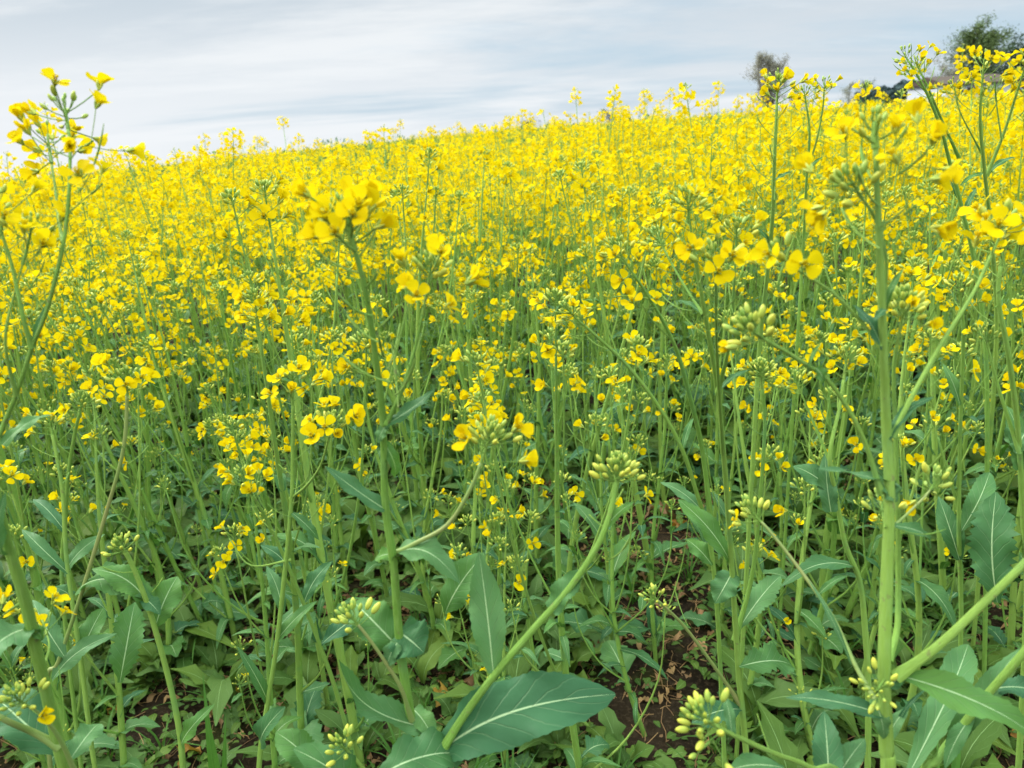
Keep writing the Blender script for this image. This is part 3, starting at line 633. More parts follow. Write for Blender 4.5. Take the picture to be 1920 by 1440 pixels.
hero('rapeseed with dense yellow flower heads right in front of the big leafy tree', 14, [
  S([(1868, 640, 1.2), (1858, 440, 1.1), (1846, 320, 1.04), (1838, 230, 1.0), (1841, 165, .98), (1845, 138, .98)], (12, 6), dict(nfl=11, nbud=6, npod=5, length=.035, size=.0185)),
  S([(1850, 330, 1.05), (1882, 250, 1.02), (1908, 170, .99), (1918, 140, .98)], (8, 6), dict(nfl=11, nbud=8, npod=4, length=.04, size=.019)),
  S([(1842, 290, 1.03), (1800, 210, 1.0), (1796, 180, 1.0)], (4, 3), dict(nfl=6, nbud=5, npod=1, length=.025)),
  S([(1878, 262, 1.02), (1868, 190, 1.0), (1872, 170, 1.0)], (4, 3), dict(nfl=6, nbud=3, npod=1, length=.025)),
], [((1848, 330, 1.05), (1905, 290, 1.05), 12), ((1846, 325, 1.05), (1800, 345, 1.05), 10)])

hero('low rapeseed shoot along the bottom edge with a fat cluster of pale closed buds', 15, [
  S([(1590, 1500, .56), (1520, 1440, .53), (1450, 1412, .51), (1375, 1378, .49), (1345, 1362, .485), (1322, 1350, .48)], (19, 11), dict(nfl=0, nbud=16, npod=1, length=.014, size=.023)),
  S([(1362, 1370, .49), (1335, 1385, .48), (1320, 1405, .475)], (4, 3), dict(nfl=0, nbud=2, npod=0, length=.006, size=.027)),
], [((1372, 1378, .49), (1358, 1300, .5), 20, dict(kind='clasp')), ((1470, 1440, .51), (1362, 1442, .52), 40, dict(kind='broad')),
    ((1555, 1500, .55), (1545, 1330, .58), 54, dict(kind='lance', c=1.5, z=.2)), ((1550, 1490, .55), (1625, 1378, .58), 44, dict(kind='lance', c=1.2, z=.3))])

hero('rapeseed at the right border with a big toothed leaf and bare pale stem', 16, [
  S([(1925, 1130, .92), (1918, 960, .88), (1908, 800, .84), (1890, 660, .80), (1872, 560, .78), (1880, 470, .77)], (20, 11), dict(nfl=5, nbud=10, npod=4, length=.03, size=.019)),
  S([(1912, 850, .85), (1870, 720, .84), (1850, 640, .83)], (9, 6), dict(nfl=3, nbud=12, npod=3, length=.02)),
], [((1870, 1130, .92), (1868, 925, .92), 74, dict(kind='broad', c=1.4, z=.3, teeth=.13)), ((1915, 880, .86), (1890, 760, .87), 40, dict(kind='clasp', c=1)), ((1905, 850, .85), (1930, 800, .86), 60, dict(kind='broad'))])

hero('rapeseed leaning out of the bottom right corner with a thick slanting stem', 17, [
  S([(1710, 1500, .60), (1760, 1420, .59), (1845, 1310, .57), (1930, 1210, .55), (2010, 1090, .54)], (30, 24)),
], [((1790, 1385, .59), (1905, 1215, .58), 44, dict(kind='clasp', c=.8)), ((1825, 1340, .58), (1770, 1440, .57), 30), ((1870, 1290, .57), (1960, 1300, .56), 40, dict(kind='clasp'))])

hero('pale kinked rapeseed stem with a long curved leaf, left of the thick forking stem', 18, [
  S([(1628, 1300, .92), (1622, 1180, .90), (1612, 1090, .88), (1585, 1020, .86), (1568, 930, .84), (1556, 855, .82), (1575, 760, .82), (1585, 690, .82)], (21, 9), dict(nfl=7, nbud=16, npod=5, length=.03, size=.019)),
  S([(1562, 880, .83), (1520, 780, .84), (1495, 720, .84)], (7, 5), dict(nfl=4, nbud=12, npod=3, length=.02)),
], [((1600, 1062, .87), (1464, 1090, .86), 36, dict(kind='clasp', z=1.4, c=.3, arch=.16)), ((1558, 960, .84), (1548, 850, .84), 34, dict(kind='clasp', c=1.2)), ((1568, 930, .84), (1490, 870, .86), 38, dict(kind='broad'))])

hero('tall straight pale-stemmed rapeseed with a small flower head, right of the thick forking stem', 19, [
  S([(1802, 1180, 1.0), (1798, 1000, .95), (1800, 820, .90), (1806, 640, .85), (1802, 560, .83)], (15, 8), dict(nfl=7, nbud=10, npod=8, length=.034, size=.019, podlen=.12)),
  S([(1799, 960, .94), (1770, 860, .92), (1752, 800, .92)], (7, 5), dict(nfl=4, nbud=8, npod=2, length=.02)),
], [((1799, 1050, .96), (1762, 930, .98), 40, dict(kind='lance', c=1)), ((1800, 1000, .95), (1856, 880, .97), 40, dict(kind='broad')), ((1800, 760, .88), (1770, 680, .89), 18)])

hero('rapeseed stem with pale closed buds on a bent tip, right of the reddish stem', 20, [
  S([(348, 1475, .88), (338, 1380, .86), (318, 1280, .84), (282, 1150, .81), (248, 1060, .79), (228, 1025, .78)], (21, 12), dict(nfl=0, nbud=16, npod=2, length=.012, size=.020)),
], [((278, 1130, .81), (175, 1062, .80), 52, dict(kind='clasp', z=1.1, c=.8, arch=.14)), ((340, 1395, .86), (392, 1322, .84), 34, dict(kind='clasp', c=1)),
    ((290, 1180, .82), (330, 1080, .84), 54, dict(kind='broad', c=1.2)), ((268, 1120, .81), (300, 1150, .80), 30, dict(kind='clasp')), ((225, 1280, .9), (250, 1130, .92), 56, dict(kind='broad', c=1.2, teeth=.12))])

hero('straight pale rapeseed stem with a small bud head, left of the reddish stem', 21, [
  S([(178, 1440, .95), (152, 1240, .92), (126, 1060, .90), (118, 930, .88), (105, 850, .87), (95, 800, .87)], (16, 8), dict(nfl=4, nbud=14, npod=4, length=.02, size=.019)),
], [((128, 1075, .90), (40, 985, .92), 26, dict(kind='lance', z=1.2)), ((135, 1120, .91), (100, 1100, .9), 26, dict(kind='clasp')), ((150, 1230, .92), (190, 1140, .93), 40, dict(kind='broad', c=1))])
N_HERO = len(HEROES)

ORD = 'first second third fourth fifth sixth seventh eighth ninth tenth eleventh twelfth thirteenth fourteenth fifteenth sixteenth seventeenth eighteenth nineteenth twentieth'.split()
ORD += ['twenty-' + o for o in ORD[:9]] + ['thirtieth'] + ['thirty-' + o for o in ORD[:9]] + ['fortieth'] + ['forty-' + o for o in ORD[:9]]
LANDMARKS = [(30, 'the forked plant against the sky'), (235, 'the reddish slender stem'), (445, 'the half-closed golden flowers'), (560, 'the two loose flower rings'), (705, 'the tall blurred middle plant'),
             (900, 'the brown curved bud stalk'), (1060, 'the long slanting bud branch'), (1200, 'the two stems slanting left'), (1335, 'the large open flowers'), (1455, 'the pointed bud crown'),
             (1525, 'the thin forked plant'), (1645, 'the thick forking stem'), (1780, 'the arching nodding plant'), (1860, 'the dense heads before the tree')]
def tag_near(lst):
    cols = {}
    for (o, x, y, s, pool) in lst:
        px, py, d = proj((x, y, .6)); k = min(range(len(LANDMARKS)), key=lambda i: abs(LANDMARKS[i][0] - px)); cols.setdefault(k, []).append((d, o, x, y, s, pool))
    for k, items in cols.items():
        items.sort(key=lambda t: t[0])
        for i, (d, o, x, y, s, pool) in enumerate(items):
            ry, rx = o.rotation_euler[1], o.rotation_euler[0]
            size = 'short' if pool is SHORT else 'tall' if s > canopy(x, y) / .9 * .99 else 'middling'
            ln = 'upright' if abs(ry) < .03 else 'left-leaning' if ry < 0 else 'right-leaning'
            tag(o, '%s %s yellow rapeseed plant, %s one back behind %s' % (size, ln, ORD[i], LANDMARKS[k][1]), 'plant', 'rapeseed plants behind the front row')


# ------------------------------------------------------------------ ordinary plants
def gen_plant(rng, h, lod, nbr=None, bloom=1.0):
    """stem, branches, leaves and heads of one plant in its own space, base at the origin"""
    sides = (8, 5, 3)[lod]; k = (4, 3, 1)[lod]
    az = rng.uniform(0, 6.28); lean = rng.uniform(.0, .16); wob = rng.uniform(-.03, .03)
    def axis(t): return np.array([cos(az) * lean * h * t * t + wob * sin(t * 5), sin(az) * lean * h * t * t + wob * cos(t * 4) - wob, h * t])
    pts = smooth([axis(t) for t in np.linspace(0, 1, 6)], k)
    r0 = rng.uniform(.0034, .0058) * (1.2 if lod == 0 else 1) * (h / .9) ** .5; r1 = .0015
    stem = MB(); tube(stem, pts, [r0 * 1.1, r0, r0 * .85, r0 * .6, r1], sides, 'rapeseed_stem', rng.random())
    S = lambda t: pts[min(int(t * (len(pts) - 1)), len(pts) - 1)]
    br = []; lv = []; hd = []
    dtop = nrm(pts[-1] - pts[-2])
    kw = dict(lod=lod, size=rng.uniform(.0225, .0275))
    def rhead(p, d, main):
        return Head(p, d, rng, nfl=int(bloom * (rng.randint(7, 11) if main else rng.randint(3, 8)) + .5), nbud=(rng.randint(12, 20), rng.randint(8, 13), 5)[lod], npod=(rng.randint(3, 8) if main else rng.randint(0, 5)) if lod < 2 else 1,
                    length=rng.uniform(.045, .09) if main else rng.uniform(.03, .07), podlen=rng.uniform(.04, .09), **kw)
    hd.append(rhead(pts[-1], dtop, True))
    nb = nbr if nbr is not None else rng.randint(3, 7); a = rng.uniform(0, 6.28)
    for i in range(nb):
        t = .33 + .52 * (i + rng.uniform(0, .7)) / nb; a += 2.4 + rng.uniform(-.4, .4)
        o = S(t); L = h * (1 - t) * rng.uniform(.45, 1.05); rd = np.array([cos(a), sin(a), 0])
        sp = rng.uniform(.35, .8)
        bp = smooth([o, o + rd * L * .22 * sp + np.array([0, 0, L * .28]), o + rd * L * .40 * sp + np.array([0, 0, L * .62]), o + rd * L * .50 * sp + np.array([0, 0, L * .97])], k)
        b = MB(); tube(b, bp, [r0 * .5 * (1.2 - t), r0 * .42 * (1.2 - t), .0015], max(3, sides - 2), 'rapeseed_stem', rng.random()); br.append(b)
        hd.append(rhead(bp[-1], nrm(bp[-1] - bp[-2]), False))
        if rng.random() < .85:          # the leaf that clasps the node
            l = MB(); ll = rng.uniform(.04, .11) * (1.25 - t); tip = o + rd * ll * .8 + np.array([0, 0, ll * rng.uniform(.0, .7)])
            leaf(l, o - rd * .004, tip, ll * rng.uniform(.22, .36), np.array([0, 0, 1.0]) - rd * .4, rng, 'clasp', rng.uniform(-.02, .2), (10, 6, 3)[lod], (4, 2, 2)[lod], .3, .2, .03, curl=rng.uniform(0, .5)); lv.append(l)
    for i in range(rng.randint(1, 4) if lod < 2 else 0):     # thin low side shoots
        t = rng.uniform(.10, .42); a += 2.4 + rng.uniform(-.5, .5); o = S(t); L = h * rng.uniform(.16, .40); rd = np.array([cos(a), sin(a), 0]); sp = rng.uniform(.35, .9)
        bp = smooth([o, o + rd * L * .30 * sp + np.array([0, 0, L * .25]), o + rd * L * .5 * sp + np.array([0, 0, L * .6]), o + rd * L * .55 * sp + np.array([0, 0, L])], k)
        b = MB(); tube(b, bp, [r0 * .42, r0 * .3, .0010], max(3, sides - 3), 'rapeseed_stem', rng.random()); br.append(b)
        hd.append(Head(bp[-1], nrm(bp[-1] - bp[-2]), rng, nfl=rng.choice([0, 0, 0, 1, 2]), nbud=(14, 8, 5)[lod], npod=0, length=.010, lod=lod, size=.016))
        for q in range(rng.randint(1, 3)):
            o = bp[rng.randrange(1, len(bp) - 1)]; a2 = a + rng.uniform(-1.6, 1.6); rd2 = np.array([cos(a2), sin(a2), 0]); ll = rng.uniform(.03, .07); l = MB()
            leaf(l, o, o + rd2 * ll * rng.uniform(.3, .8) + np.array([0, 0, ll * rng.uniform(.1, 1)]), ll * rng.uniform(.14, .3), np.array([0, 0, 1.0]) - rd2 * .5, rng, rng.choice(['clasp', 'lance']), rng.uniform(0, .2), (8, 5, 3)[lod], (4, 2, 2)[lod], .3, .2, .04, curl=rng.uniform(0, .5)); lv.append(l)
    for i in range(rng.randint(4, 7) if lod < 2 else 3):     # stem leaves
        t = rng.uniform(.10, .55); a += 2.4; o = S(t); rd = np.array([cos(a), sin(a), 0]); ll = rng.uniform(.05, .12)
        l = MB(); tip = o + rd * ll * rng.uniform(.35, .95) + np.array([0, 0, ll * rng.uniform(-.3, .95)])
        leaf(l, o - rd * .004, tip, ll * rng.uniform(.16, .34), np.array([0, 0, 1.0]) - rd * .3, rng, rng.choice(['clasp', 'lance', 'lance']), rng.uniform(.0, .2), (14, 8, 4)[lod], (6, 4, 2)[lod], .25, .25, .05, curl=rng.uniform(0, .55)); lv.append(l)
    for i in range(rng.randint(1, 3) if lod < 2 else 1):     # big lower leaves on stalks
        t = rng.uniform(.02, .16); a += 2.4; o = S(t); rd = np.array([cos(a), sin(a), 0]); ll = rng.uniform(.08, .155)
        l = MB(); tip = o + rd * ll * rng.uniform(.6, .9) + np.array([0, 0, ll * rng.uniform(-.05, .7)])
        leaf(l, o, tip, ll * rng.uniform(.36, .5), np.array([0, 0, 1.0]) - rd * .3, rng, rng.choice(['broad', 'lyrate', 'lyrate']), rng.uniform(.05, .22), (20, 12, 5)[lod], (6, 4, 2)[lod], .22, .35, .10, curl=rng.uniform(0, .5)); lv.append(l)
    return stem, br, lv, hd
def build_plant(rng, h, lod, each, bloom=1.0):
    stem, br, lv, hd = gen_plant(rng, h, lod, None, bloom)
    root = bpy.data.objects.new('rapeseed_plant', None); root.empty_display_size = .05; COL.objects.link(root); z = np.zeros(3)
    so_ = obj('stem', stem.mesh('stem'), root)
    if each:
        for b in br: obj('branch', b.mesh('branch'), root)
    else:
        for b in br: obj('branch', b.mesh('branch'), root)
    for l in lv: obj('leaf', l.mesh('leaf'), root)
    for x in hd: head_objects(x, root, z, rng, each)
    return root
def copy_tree(o, parent=None):
    c = o.copy(); COL.objects.link(c)
    if parent is not None: c.parent = parent
    for ch in KIDS.get(o, ()): copy_tree(ch, c)
    return c

rng = random.Random(11)
def canopy(x, y):                       # how tall the crop stands at a spot
    d = math.hypot(x, y)
    return (0.86 + (.058 - (.012 if x > .5 else 0)) * min(1, max(0, (d - 1.3) / 2.0))) + .03 * sin(x * 2.1 + 1.3 * sin(y * 1.7)) + .03 * sin(y * 2.6 + x)
def clear(x, y):                        # bare patches between the front plants
    for (cx_, cy_, r_) in GAPS:
        if (x - cx_) ** 2 + (y - cy_) ** 2 < r_ * r_: return False
    return True
def ground_at(px, py):
    v = _f + (px - 960) / FPX * _r + (720 - py) / FPX * _u; t = (CAM_H) / -v[2]; return v[0] * t, v[1] * t
GAPS = [(*ground_at(1240, 1000), .10), (*ground_at(1200, 1330), .07), (*ground_at(420, 1300), .07), (*ground_at(1240, 1150), .06)]
spots = []
def scatter(d0, d1, dens, half, mind):
    area = half * (d1 ** 2 - d0 ** 2); n = int(area * dens); out = []; tries = 0
    while len(out) < n and tries < n * 12:
        tries += 1
        d = math.sqrt(rng.uniform(d0 * d0, d1 * d1)); a = rng.uniform(-half, half); x, y = d * sin(a), d * cos(a)
        if not clear(x, y): continue
        if not mind or all((x - q[0]) ** 2 + (y - q[1]) ** 2 > mind * mind for q in out[-400:]): out.append((x, y))
    return out
HALF = R(40)
cand = scatter(.84, 1.08, 9, HALF, .12) + scatter(1.08, 1.5, 36, HALF, .08) + scatter(1.5, 4.2, 44, HALF, .075)
cand.sort(key=lambda p: p[0] ** 2 + p[1] ** 2)
near, rest = [], []
for (x, y) in cand:
    seen = False
    for z in (.25, .6, .9):
        px, py, d = proj((x, y, z))
        if -30 < px < 1950 and -30 < py < 1470: seen = True
    (near if seen and len(near) < 300 - N_HERO else rest).append((x, y))
PROT = [build_plant(random.Random(100 + i), 0.9 * random.Random(i).uniform(.86, 1.10), 0, True, .62) for i in range(9)] 
PROT2 = [build_plant(random.Random(200 + i), 0.9 * random.Random(i).uniform(.90, 1.08), 1, False) for i in range(12)]
SHORT = [build_plant(random.Random(300 + i), 0.58 * random.Random(i).uniform(.85, 1.2), 0, True, .3) for i in range(4)]
KIDS = {}
for o in list(COL.objects):
    if o.parent: KIDS.setdefault(o.parent, []).append(o)
used = set()
NEAR_OBJ = []
for i, (x, y) in enumerate(near):
    d = math.hypot(x, y)
    if d < 1.45 and rng.random() < .28: pool = SHORT
    else: pool = PROT if i < 85 else PROT2
    src = pool[(i * 5 + rng.randrange(3)) % len(pool)]
    o = src if src not in used else copy_tree(src); used.add(src)
    s = canopy(x, y) / .90 * rng.uniform(.86, 1.06) * (1 if rng.random() > .05 else 1.13)
    if d < 1.5 and pool is PROT: s *= rng.uniform(.78, 1.0)
    if d < 1.1: s = min(s, .84)
    o.location = (x, y, float(gz(x, y)) - .006); o.scale = (s, s, s)
    o.rotation_euler = (rng.uniform(-.09, .09), rng.uniform(-.10, .08), rng.uniform(0, 6.28))
    NEAR_OBJ.append((o, x, y, s, pool))
for p in PROT + PROT2 + SHORT:
    if p not in used:
        for ch in KIDS[p]:
            for g in KIDS.get(ch, ()): bpy.data.objects.remove(g)
            bpy.data.objects.remove(ch)
        bpy.data.objects.remove(p)
tag_near(NEAR_OBJ)

# ------------------------------------------------------------------ the crop beyond: one object
class Bulk:
    def __init__(s): s.parts = []; s.names = []
    def place(s, arrs, T):              # arrs from MB.arrays(); T rows: x, y, z, scale, rot, tiltx, tilty
        v, uv, rn, q, mi, names = arrs; T = np.asarray(T, np.float32)
        if not len(T): return
        for nme in names:
            if nme not in s.names: s.names.append(nme)
        mp_ = np.array([s.names.index(nme) for nme in names], np.int32)
        c, sn = np.cos(T[:, 4]), np.sin(T[:, 4]); sc = T[:, 3]
        x = (c[:, None] * v[None, :, 0] - sn[:, None] * v[None, :, 1]) * sc[:, None] + v[None, :, 2] * T[:, 5:6]
        y = (sn[:, None] * v[None, :, 0] + c[:, None] * v[None, :, 1]) * sc[:, None] + v[None, :, 2] * T[:, 6:7]
        z = v[None, :, 2] * sc[:, None]
        V = np.stack([x + T[:, 0:1], y + T[:, 1:2], z + T[:, 2:3]], -1).reshape(-1, 3)
        n = len(T); RN = (rn[None, :] + np.random.RandomState(n).uniform(0, 1, (n, 1))) % 1.0
        Q = (q[None] + (np.arange(n) * len(v))[:, None, None]).reshape(-1, 4)
        s.parts.append((V.astype(np.float32), np.tile(uv, (n, 1)), RN.ravel().astype(np.float32), Q, np.tile(mp_[mi], n)))
    def build(s, name):
        off = 0; Q = []
        for p in s.parts: Q.append(p[3] + off); off += len(p[0])
        cat = lambda i: np.concatenate([p[i] for p in s.parts])
        return mesh_from(name, cat(0), cat(1), cat(2), np.concatenate(Q), cat(4), s.names)
def merged(items):
    mb = MB()
    for it in items:
        if not it.n: continue
        v, uv, rn, q, mi, names = it.arrays()
        for k, nme in enumerate(names):
            sel = q[mi == k]
            ids = np.unique(sel); re = np.full(len(v), -1, np.int64); re[ids] = np.arange(len(ids))
            mb.add(v[ids], uv[ids], re[sel], nme, rn[ids])
    return mb.arrays()
B = Bulk(); nr = np.random.RandomState(5)
def rows(pts, hs):
    out = []
    for (x, y) in pts:
        tall = 1.0 + (rng.uniform(.05, .20) if rng.random() < .13 else 0)
        out.append((x, y, float(gz(x, y)), hs * canopy(x, y) / .9 * rng.uniform(.83, 1.06) * tall, rng.uniform(0, 6.28), rng.uniform(-.1, .1), rng.uniform(-.1, .1)))
    return out
var2 = []
for i in range(10):
    stem, br, lv, hd = gen_plant(random.Random(400 + i), .9, 2)
    var2.append(merged([stem] + br + lv + [x.rachis for x in hd] + [x.buds for x in hd] + [x.petals for x in hd]))
rest += scatter(4.2, 8.5, 30, R(39), .05)
rest += [p for p in scatter(1.35, 4.2, 36, R(72), .08) if abs(math.atan2(p[0], p[1])) > HALF + .01]       # the crop goes on to both sides of the view
rest += [p for p in scatter(4.2, 7, 24, R(56), .06) if abs(math.atan2(p[0], p[1])) > R(39)]
for i in range(10): B.place(var2[i], rows(rest[i::10], 1.0))
def top_variant(seed, nh, nfl, nq, sz, spread, stems):
    """only what shows from afar: flower clumps on thin stalks"""
    r = random.Random(seed); mb = MB()
    for k in range(int(nh * (8 if stems else 4))):          # leaves and stalks seen through the flowers
        a = r.uniform(0, 6.28); rad = spread * math.sqrt(r.random()); p = np.array([cos(a) * rad, sin(a) * rad, r.uniform(.45, .86 if stems else .74) - .3 * rad])
        n = nrm([r.gauss(0, 1), r.gauss(0, 1), r.gauss(0, .5)]); L = r.uniform(.03, .07) * (1 if stems else 1.5)
        d_ = nrm([r.gauss(0, .5), r.gauss(0, .5), 1]); s_ = nrm(np.cross(d_, n)) * L * .16
        mb.add([p, p + d_ * L * .5 + s_, p + d_ * L, p + d_ * L * .5 - s_], [(0, .5), (.5, 0), (1, .5), (.5, 1)], [(0, 1, 2, 3)], 'rapeseed_leaf' if k % 3 else 'rapeseed_stem', r.random())
    for k in range(nh):
        a = r.uniform(0, 6.28); rad = spread * math.sqrt(r.random()); z = .9 - .26 * r.random() ** 1.2 - .35 * rad
        c0 = np.array([cos(a) * rad, sin(a) * rad, z])
        if stems: tube(mb, [c0 * np.array([.3, .3, 1]) - np.array([0, 0, .42]), c0], [.004, .0015], 3, 'rapeseed_stem', r.random(), cap=False)
        for f in range(nfl):
            p = c0 + np.array([r.gauss(0, .017), r.gauss(0, .017), r.uniform(-.055, .012)]); rn_ = r.random()
            for g in range(nq):
                n = nrm([r.gauss(0, 1), r.gauss(0, 1), r.gauss(0, 1) + .6]); s_, b_ = perp(n); w = sz * r.uniform(.7, 1.2)
                mb.add([p, p + s_ * w * .5 + b_ * w * .42, p + s_ * w, p + s_ * w * .5 - b_ * w * .42], [(0, .5), (.6, 0), (1, .5), (.6, 1)], [(0, 1, 2, 3)], 'rapeseed_petal', rn_)
        for f in range(2 if stems else 0):
            p = c0 + np.array([r.gauss(0, .006), r.gauss(0, .006), r.uniform(.006, .024)]); bud(mb, p, [r.gauss(0, .4), r.gauss(0, .4), 1], .012, .004, r, 2)
        if stems:
            leafb = c0 * np.array([.4, .4, 1]) - np.array([0, 0, .2]); leaf(mb, leafb, leafb + np.array([r.gauss(0, .05), r.gauss(0, .05), .02]), .022, [0, 0, 1], r, 'lance', .1, 2, 2)
    return mb.arrays()
var3 = [top_variant(500 + i, 7, 7, 3, .0125, .15, True) for i in range(8)]
p3 = scatter(8.5, 22, 17, R(38), .0)
for i in range(8): B.place(var3[i], rows(p3[i::8], 1.0))
var4 = [top_variant(600 + i, 9, 5, 2, .019, .24, False) for i in range(6)]
p4 = []
for d0, d1, dn in ((22, 40, 8), (40, 70, 4.5), (70, 130, 2.2), (130, 260, .5)):
    p4 += [p for p in scatter(d0, d1, dn, R(43), .0) if not (p[1] > 62 and p[0] > 18)]
for i in range(6): B.place(var4[i], rows(p4[i::6], 1.0))
crop = obj('rapeseed_crop', B.build('rapeseed_crop'))
tag(crop, 'dense mass of yellow flowering rapeseed filling the field up to the horizon', 'crop', kind='stuff')

# ------------------------------------------------------------------ ground cover, litter, grass
def sow(n, d0, d1, half, keep):
    out = []
    while len(out) < n:
        d = math.sqrt(rng.uniform(d0 * d0, d1 * d1)); a = rng.uniform(-half, half); x, y = d * sin(a), d * cos(a)
        if rng.random() < keep(x, y): out.append((x, y))
    return out
def patchy(x, y):
    v = .5 + .5 * sin(x * 7.3 + 2 * sin(y * 5.1)) * cos(y * 8.7 + 1.5 * sin(x * 4.3))
    for (cx_, cy_, r_) in GAPS:
        if (x - cx_) ** 2 + (y - cy_) ** 2 < (r_ * 2.1) ** 2: return .06
    return .25 + .75 * v
def rosette(seed, kind, n, ln, wd, lift, lod=0):
    r = random.Random(seed); mb = MB(); a = r.uniform(0, 6.28)
    for k in range(n):
        a += 2.4 + r.uniform(-.4, .4); L = ln * r.uniform(.55, 1.15); rd = np.array([cos(a), sin(a), 0])
        tip = rd * L * r.uniform(.55, .95) + np.array([0, 0, L * r.uniform(.1, lift)])
        kd = r.choice(kind)
        leaf(mb, rd * .003, tip, L * wd * r.uniform(.8, 1.2), np.array([0, 0, 1.0]) - rd * .25, r, kd, r.uniform(.05, .25), (10, 5)[lod], (4, 2)[lod], .25, .5, .20, 'weed_leaf', curl=r.uniform(0, .6))
    return mb.arrays()
wv = [rosette(700 + i, ['lyrate', 'broad', 'lyrate'], 7, .12, .36, 1.3) for i in range(5)] + [rosette(720 + i, ['broad', 'clasp'], 8, .07, .42, 1.3) for i in range(5)]
CB = Bulk()
far_wv = [rosette(740 + i, ['broad', 'lyrate'], 6, .11, .5, .8, 1) for i in range(4)]
def crow(p, s0, s1): return [(x, y, float(gz(x, y)) - .004, rng.uniform(s0, s1), rng.uniform(0, 6.28), 0, 0) for (x, y) in p]
pw = sow(400, .75, 2.4, HALF, patchy)
for i in range(10): CB.place(wv[i], crow(pw[i::10], .6, 1.15))
pw = sow(1100, 2.2, 4.6, HALF, lambda x, y: 1)
for i in range(4): CB.place(far_wv[i], crow(pw[i::4], .7, 1.3))
# small creeping weeds: many little round leaves
def mat_patch(seed):
    r = random.Random(seed); mb = MB()
    for k in range(16):
        x, y = r.gauss(0, .035), r.gauss(0, .035); z = r.uniform(.004, .035); a = r.uniform(0, 6.28); L = r.uniform(.010, .026)
        leaf(mb, [x, y, z], [x + cos(a) * L, y + sin(a) * L, z + r.uniform(-.002, .008)], L * .62, [r.gauss(0, .3), r.gauss(0, .3), 1], r, 'broad', .12, 4, 2, .2, .2, .05, 'weed_leaf')
    return mb.arrays()
mp_v = [mat_patch(800 + i) for i in range(5)]
pm = sow(1100, .8, 2.6, HALF, lambda x, y: .35 + .65 * patchy(x, y))
for i in range(5): CB.place(mp_v[i], crow(pm[i::5], .7, 1.2))
tag(obj('low_weeds', CB.build('low_weeds')), 'low green seedlings and toothed weed leaves covering the soil between the stems', 'weeds', kind='stuff')

def grass_arr(seed, n, h):
    r = random.Random(seed); mb = MB()
    for k in range(n):
        a = r.uniform(0, 6.28); rd = np.array([cos(a), sin(a), 0]); L = h * r.uniform(.5, 1.1)
        b = rd * r.uniform(0, .012); leaf(mb, b, b + rd * L * r.uniform(.2, .7) + np.array([0, 0, L * .8]), r.uniform(.003, .006), rd * -1 + np.array([0, 0, .5]), r, 'grass', r.uniform(.05, .2), 6, 2, .4, 0, 0, 'grass_blade', curl=r.uniform(0, .7))
    return mb.arrays()
GB = Bulk(); ga = [grass_arr(820 + i, 9, .14) for i in range(4)]
pg = sow(320, .9, 3.0, HALF, patchy)
for i in range(4): GB.place(ga[i], crow(pg[i::4], .6, 1.2))
tag(obj('grass', GB.build('grass')), 'thin blades of grass growing among the weeds under the crop', 'grass', kind='stuff')

# straw and crumbs of dead stalks
SB = Bulk()
def straw_arr(seed):
    r = random.Random(seed); mb = MB()
    for k in range(7):
        p = np.array([r.gauss(0, .04), r.gauss(0, .04), .006]); pts = [p]; d = nrm([r.gauss(0, 1), r.gauss(0, 1), r.uniform(0, .35)])
        for j in range(4): pts.append(pts[-1] + d * r.uniform(.006, .022)); d = nrm(d + np.array([r.gauss(0, .3), r.gauss(0, .3), r.gauss(-.05, .15)]))
        tube(mb, pts, [.0009, .0006], 3, 'straw', r.random())
    for k in range(4):
        a = r.uniform(0, 6.28); L = r.uniform(.012, .03); p = np.array([r.gauss(0, .04), r.gauss(0, .04), .005])
        leaf(mb, p, p + np.array([cos(a) * L, sin(a) * L, r.uniform(0, .008)]), L * .5, [r.gauss(0, .4), r.gauss(0, .4), 1], r, 'broad', .2, 5, 2, .5, .8, .15, r.choice(['withered_leaf', 'straw', 'straw']), curl=.5)
    return mb.arrays()
sv_ = [straw_arr(840 + i) for i in range(5)]
ps = sow(700, .9, 2.6, HALF, lambda x, y: 1)
for i in range(5): SB.place(sv_[i], crow(ps[i::5], .7, 1.3))
tag(obj('plant_litter', SB.build('plant_litter')), 'brown straw and crumbled dead leaves scattered on the dark soil', 'litter', kind='stuff')

